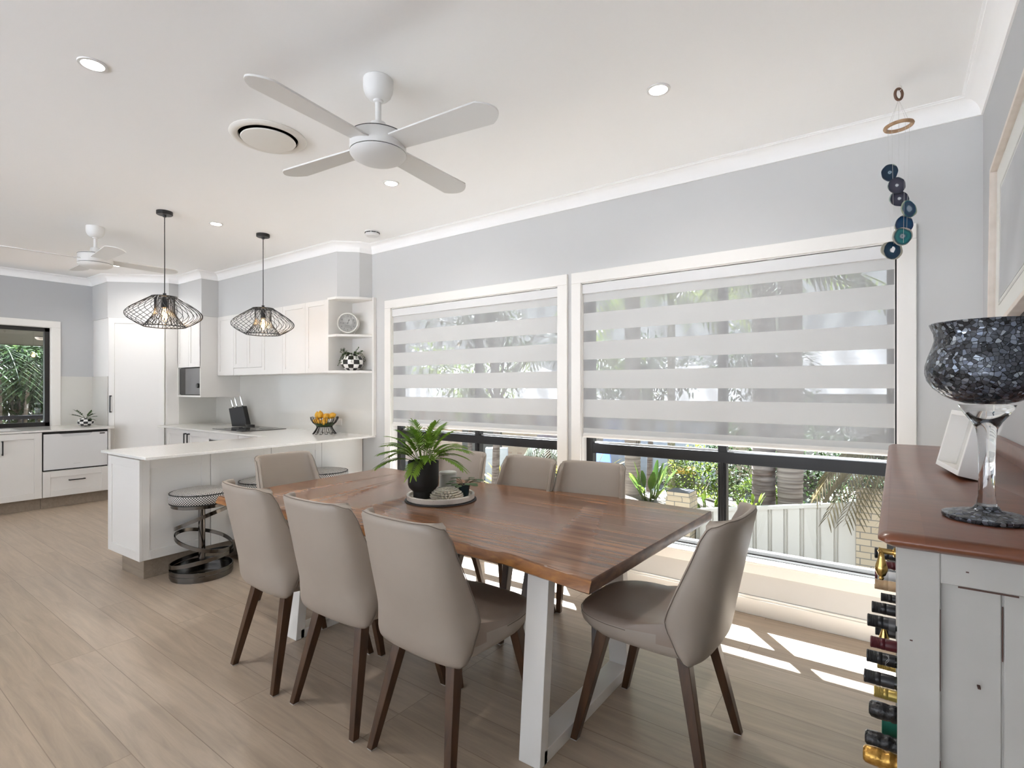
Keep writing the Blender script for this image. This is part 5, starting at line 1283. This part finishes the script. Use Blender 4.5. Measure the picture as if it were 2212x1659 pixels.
# houses, cabinet, bin, car
hs = thing('brick_house', (-7.2,19.5,-2.2), 'brick house with wide white garage door across the street', 'house')
obj('wall', G().box(-3.2,3.4,0,6,0,2.7), BRK, hs, smooth=0); obj('garage_door', G().box(-2.4,2.0,-.05,.02,.02,2.3), mat('garage_white',(.66,.70,.76),.5), hs, smooth=0)
g = G()
for r_ in range(4):
    for c_ in range(6): g.box(-2.3+c_*.72,-1.72+c_*.72,-.062,-.05,.12+r_*.56,.53+r_*.56)
obj('door_panel', g, mat('garage_panel',(.62,.66,.72),.5), hs, smooth=0)
obj('roof', G().loft([[(-3.8,-.6,2.65),(4.0,-.6,2.65),(4.0,6.6,2.65),(-3.8,6.6,2.65)],[(-1.2,2.8,4.5),(1.4,2.8,4.5),(1.4,3.2,4.5),(-1.2,3.2,4.5)]]), ROOF, hs, smooth=0)
obj('fascia', G().box(-3.85,4.05,-.66,-.6,2.5,2.68), mat('fascia_white',(.7,.7,.7),.5), hs, smooth=0)
hs = thing('brick_house', (-15.5,17.0,-2.2), 'mottled cream and red brick house seen through the small window', 'house')
obj('wall', G().box(-4,4.3,0,6,0,2.9), BRKR, hs, smooth=0)
obj('roof', G().loft([[(-4.7,-.6,2.85),(5.0,-.6,2.85),(5.0,6.6,2.85),(-4.7,6.6,2.85)],[(-1.5,2.8,4.8),(1.8,2.8,4.8),(1.8,3.2,4.8),(-1.5,3.2,4.8)]]), ROOF, hs, smooth=0)
w = obj('window', G().box(.5,2.6,-.04,.02,.9,2.2), mat('far_window',(.08,.09,.10),.15), hs, smooth=0)
hs = thing('tiled_house', (-2.0,24.0,-2.2), 'grey tiled roof house beyond the palms, glimpsed through the large blind', 'house')
obj('wall', G().box(-5,6,0,6,0,3.4), mat('render_cream',(.62,.6,.56),.8), hs, smooth=0)
obj('roof', G().loft([[(-5.7,-.7,3.35),(6.7,-.7,3.35),(6.7,6.6,3.35),(-5.7,6.6,3.35)],[(-2,2.8,5.6),(3,2.8,5.6),(3,3.2,5.6),(-2,3.2,5.6)]]), ROOF, hs, smooth=0)
mb = thing('meter_cabinet', (-10.45,13.5,gz(-10.45,13.5)), 'pale metal service cabinet seen between two chair backs through the small window', 'cabinet', rz=R(35)); zt = -.56-gz(-10.45,13.5)
obj('case', G().box(-.36,.36,-.2,.2,0,zt), mat('cabinet_grey_white',(.56,.61,.68),.45), mb, bev=.01); obj('door', G().box(-.33,.33,-.212,-.2,.06,zt-.05), mat('cabinet_door',(.60,.65,.73),.4), mb, bev=.004)
obj('latch', G().box(.16,.20,-.225,-.212,zt-.75,zt-.66), BMETAL, mb, smooth=0)
bn = thing('wheelie_bin', (-4.55,14.05,gz(-4.55,14.05)), 'dark wheelie bin with yellow lid behind the thin palm trunk', 'bin', rz=R(20)); bh = -.86-gz(-4.55,14.05)
obj('body', G().loft([[(-.2,-.22,.06),(.2,-.22,.06),(.2,.2,.06),(-.2,.2,.06)],[(-.28,-.32,bh),(.28,-.32,bh),(.28,.3,bh),(-.28,.3,bh)]]), mat('bin_charcoal',(.04,.045,.045),.5), bn, bev=.02)
obj('lid', G().loft([[(-.29,-.35,bh),(.29,-.35,bh),(.29,.32,bh),(-.29,.32,bh)],[(-.27,-.3,bh+.09),(.27,-.3,bh+.09),(.27,.3,bh+.12),(-.27,.3,bh+.12)]]), mat('bin_yellow',(.62,.36,.03),.5), bn, bev=.015)
for s in (-1,1): obj('wheel', G().lathe([(.1,-.025),(.1,.025)],18,Matrix.Translation((s*.25,.2,.1)) @ Matrix.Rotation(PI/2,4,'Y')), BMETAL, bn)
g = G().box(-.13,-.05,-.30,-.288,bh-.36,bh-.34).box(-.13,-.11,-.30,-.288,bh-.44,bh-.36)
g.add([(-.06,-.30,bh-.55),(-.03,-.30,bh-.57),(0,-.29,bh-.66),(-.03,-.29,bh-.66)],[(0,1,2,3)]).add([(.1,-.30,bh-.55),(.07,-.30,bh-.57),(.02,-.29,bh-.66),(.05,-.29,bh-.66)],[(0,3,2,1)])
obj('white_print', g, mat('bin_print',(.7,.7,.7),.5), bn, smooth=0)
car = thing('car', (-7.95,14.9,gz(-7.95,14.9)), 'dark blue car parked in the street, its front visible beside the small window frame', 'car', rz=R(32))
CB = mat('car_blue',(.03,.06,.26),.2,coat=.6); CD = mat('car_trim',(.02,.022,.026),.35)
side = [(-.9,.25),(-.93,.5),(-.9,.62),(-.82,.74),(.25,.86),(.75,1.28),(1.9,1.36),(2.7,1.0),(3.15,.92),(3.2,.5),(3.15,.25)]
lo = []
for xx, sc_ in ((-.86,.97),(-.80,1),(.80,1),(.86,.97)): lo.append([(xx, y, .25+(z-.25)*sc_) for y, z in side])
obj('body', G().loft(lo), CB, car, bev=.03, seg=2)
obj('windscreen', G().add([(-.66,.30,.90),(.66,.30,.90),(.60,.74,1.27),(-.60,.74,1.27)],[(0,1,2,3)]).box(-.61,.61,.295,.31,.86,.9), mat('car_glass',(.02,.025,.03),.08), car, smooth=0)
obj('grille', G().box(-.45,.45,-.935,-.88,.48,.66), CD, car, bev=.01)
for s in (-1,1): obj('headlamp', G().loft([[(s*.48,-.93,.56),(s*.80,-.88,.58),(s*.82,-.80,.72),(s*.50,-.86,.70)],[(s*.48,-.85,.56),(s*.80,-.8,.58),(s*.82,-.74,.72),(s*.50,-.8,.70)]]), mat('lamp_clear',(.55,.57,.6),.1), car, smooth=0)
pl = obj('number_plate', G().box(-.186,.186,-.955,-.94,.36,.47), mat('plate_white',(.75,.75,.72),.4), car, smooth=0)
v, f = textmesh('147 VF', .10); obj('lettering', G().add(v, f, Matrix.Translation((0,-.9565,.412)) @ Matrix.Rotation(PI/2,4,'X')), INK, pl, smooth=0)
obj('bumper', G().box(-.84,.84,-.94,-.8,.25,.36), CD, car, bev=.02)
for x in (-.78,.78):
    for y in (-.1,2.45): obj('wheel', G().lathe([(.001,-.1),(.3,-.1),(.32,-.08),(.32,.08),(.3,.1),(.001,.1)],24,Matrix.Translation((x,y,.32)) @ Matrix.Rotation(PI/2,4,'Y')), CD, car)

# ------------------------------------------------------------------ outside, kitchen side
struct('ground_garden', G().box(-30,XWL-.2,-12,8.2,-1.4,-1.3), mixmat('leaf_litter',(.05,.06,.03),(.14,.13,.07),ns=4,rough=.95))
pr_ = thing('patio_roof', (-9.7,1.4,2.1), 'dark brown patio roof lining seen through the top of the kitchen window', 'roof'); Mq = Matrix.Rotation(-math.atan2(.14,1.8),4,'Y')
for k in range(8): obj('lining_board', G().box(-.905,.905,-3.0+k*.78,-2.224+k*.78,0,.02,Mq), mat('dark_timber_lining',(.06,.05,.045),.5) if k == 0 else bpy.data.materials['dark_timber_lining'], pr_, smooth=0)
obj('fascia_beam', G().box(-.96,-.905,-3.0,3.24,-.005,.16,Mq), mat('dark_beam',(.045,.038,.034),.5), pr_, smooth=0)
tag(obj('patio_light', G().lathe([(.001,-.04),(.04,-.035),(.062,-.015),(.066,0),(.001,0)],24,Matrix.Translation((-9.75,2.09,2.093))), mat('opal_glass',(.7,.66,.6),.3)), 'round pale light on the dark patio ceiling outside the kitchen window', 'light')
rl = thing('deck_railing', (-10.9,1.5,0), 'dark steel railing outside the kitchen window', 'railing'); DB = mat('dark_blue_steel',(.018,.022,.032),.4)
obj('top_rail', G().box(-.03,.03,-3,3.2,.895,.955), DB, rl, smooth=0); obj('bottom_rail', G().box(-.02,.02,-3,3.2,.1,.14), DB, rl, smooth=0)
for k in range(40): obj('baluster', G().box(-.009,.009,-2.95+k*.155,-2.932+k*.155,.14,.895), DB, rl, smooth=0)
tag(obj('deck', G().box(-11.1,XWL-.15,-3,3.3,-.2,-.05), mat('deck_timber',(.2,.13,.08),.7), smooth=0), 'timber deck outside the kitchen window', 'deck')
def tree(x, y, z, r, n, m, label, seed, size=.14, trunkr=.1):
    random.seed(seed); rt = thing('garden_tree', (x,y,-1.3), label, 'tree', None); g = G()
    cs = [Vector((random.gauss(0,.45)*r,random.gauss(0,.45)*r,z+1.3+random.gauss(0,.4)*r)) for _ in range(14)]
    for k in range(n):
        c = random.choice(cs); v = Vector((random.gauss(0,1),random.gauss(0,1),random.gauss(0,1))); v.normalize(); p = c+v*r*.42*random.uniform(.4,1)
        g.leaf(p, v+Vector((random.uniform(-1,1),random.uniform(-1,1),random.uniform(-1,.6))), (random.uniform(-.4,.4),random.uniform(-.4,.4),1), size*random.uniform(.6,1.5), size*.42, .2, 2)
    obj('foliage', g, m, rt, smooth=180)
    g = G().tube([(0,0,0),(.05,.03,z*.5+.6),(.0,.05,z+1.3)],[trunkr,trunkr*.8,trunkr*.5],8)
    for c in cs[:7]: g.tube([(.03,.03,z*.6+.6),c*.6+Vector((0,0,.4*(z+1.3))),c],[trunkr*.4,trunkr*.25,.012],6)
    obj('trunk', g, TRK, rt); return rt
DG = leafmat('shade_leaf',(.018,.040,.014),(.055,.095,.03),.25,.3); DG2 = leafmat('shade_leaf_light',(.05,.085,.025),(.13,.17,.05),.35,.3)
tree(-13.6,2.6,1.2,1.7,5200,DG,'dark leafy tree filling the kitchen window',21)
tree(-14.6,1.2,2.2,1.9,4200,DG2,'lighter leafy tree behind the dark one in the kitchen window',22)
tree(-13.0,1.0,.2,1.2,3200,DG,'low dark shrub tree over the railing outside the kitchen window',23)
tree(-16.5,3.4,2.6,2.4,4200,DG,'tall dark tree at the back of the kitchen window view',24)
random.seed(30); rt = thing('garden_palm', (-12.6,2.1,-1.3), 'palm with drooping fronds outside the kitchen window', 'palm tree'); g = G()
for k in range(12): frond(g,(0,0,3.3),2*PI*k/12+random.uniform(-.2,.2),random.choice((.1,.4,.7)),1.7,random.uniform(.5,.9),.5,16,.04)
obj('fronds', g, DG, rt, smooth=180); obj('trunk', G().lathe([(.1,0),(.08,3.3)],14), TRK, rt)
# trees over the street for the view through the sheer stripes
def stree(x, y, z, r, n, m, label, seed):
    o = tree(x,y,z,r,n,m,label,seed,.16); o.location.z = gz(x,y); return o
stree(-9.5,21.0,2.6,2.2,2600,GR1,'bright street tree behind the houses through the small blind',41)
stree(-3.0,17.0,2.6,1.8,2600,GR2,'dark street tree through the middle of the large blind',42)
stree(-6.0,15.2,2.7,1.7,2600,GR2,'leafy street tree behind the upright between the two windows',44)
stree(-12.5,14.5,2.6,2.0,2600,GR1,'bright tree beyond the kitchen end of the small blind',45)
stree(-7.8,10.0,2.9,1.3,2000,GR2,'dark leafy tree close outside the small window',46)
stree(2.2,14.0,2.2,1.8,2600,GR2,'dark tree at the sideboard end of the large blind',43)

# ------------------------------------------------------------------ light, camera
w = bpy.data.worlds.new('sky'); sc.world = w; w.use_nodes = True; nt = w.node_tree; bg = nt.nodes['Background']
tc = nt.nodes.new('ShaderNodeTexCoord'); sx = nt.nodes.new('ShaderNodeSeparateXYZ'); nt.links.new(tc.outputs['Generated'], sx.inputs[0])
cr = nt.nodes.new('ShaderNodeValToRGB'); e = cr.color_ramp.elements; e[0].position = 0; e[0].color = (.92,.97,1.04,1); e[1].position = .7; e[1].color = (.74,.86,1,1)
nt.links.new(sx.outputs['Z'], cr.inputs['Fac']); nt.links.new(cr.outputs['Color'], bg.inputs['Color']); bg.inputs['Strength'].default_value = WORLD
S = bpy.data.lights.new('sun','SUN'); S.energy = SUN; S.angle = R(.6); S.color = (.92,.975,1.07)
o = bpy.data.objects.new('sun', S); C.objects.link(o); o.rotation_euler = Vector((.85,-1,-1.66)).to_track_quat('-Z','Y').to_euler()
cam = bpy.data.cameras.new('camera'); cam.sensor_width = 36; cam.lens = 36*1137.57/2212; cam.shift_y = 8.5/2212; cam.clip_start = .02; cam.clip_end = 200
co = bpy.data.objects.new('camera', cam); C.objects.link(co); co.location = (0,0,1.38); co.rotation_euler = (PI/2,0,R(36.0825)); sc.camera = co
sc.view_settings.view_transform = 'Standard'; sc.view_settings.look = 'None'; sc.view_settings.gamma = 1; sc.view_settings.use_curve_mapping = False
sc.view_settings.exposure = EXPO
cy = sc.cycles; cy.use_denoising = True; cy.max_bounces = 14; cy.diffuse_bounces = 8; cy.glossy_bounces = 5; cy.transmission_bounces = 10; cy.transparent_max_bounces = 16; cy.sample_clamp_indirect = 15; cy.caustics_reflective = False; cy.caustics_refractive = False
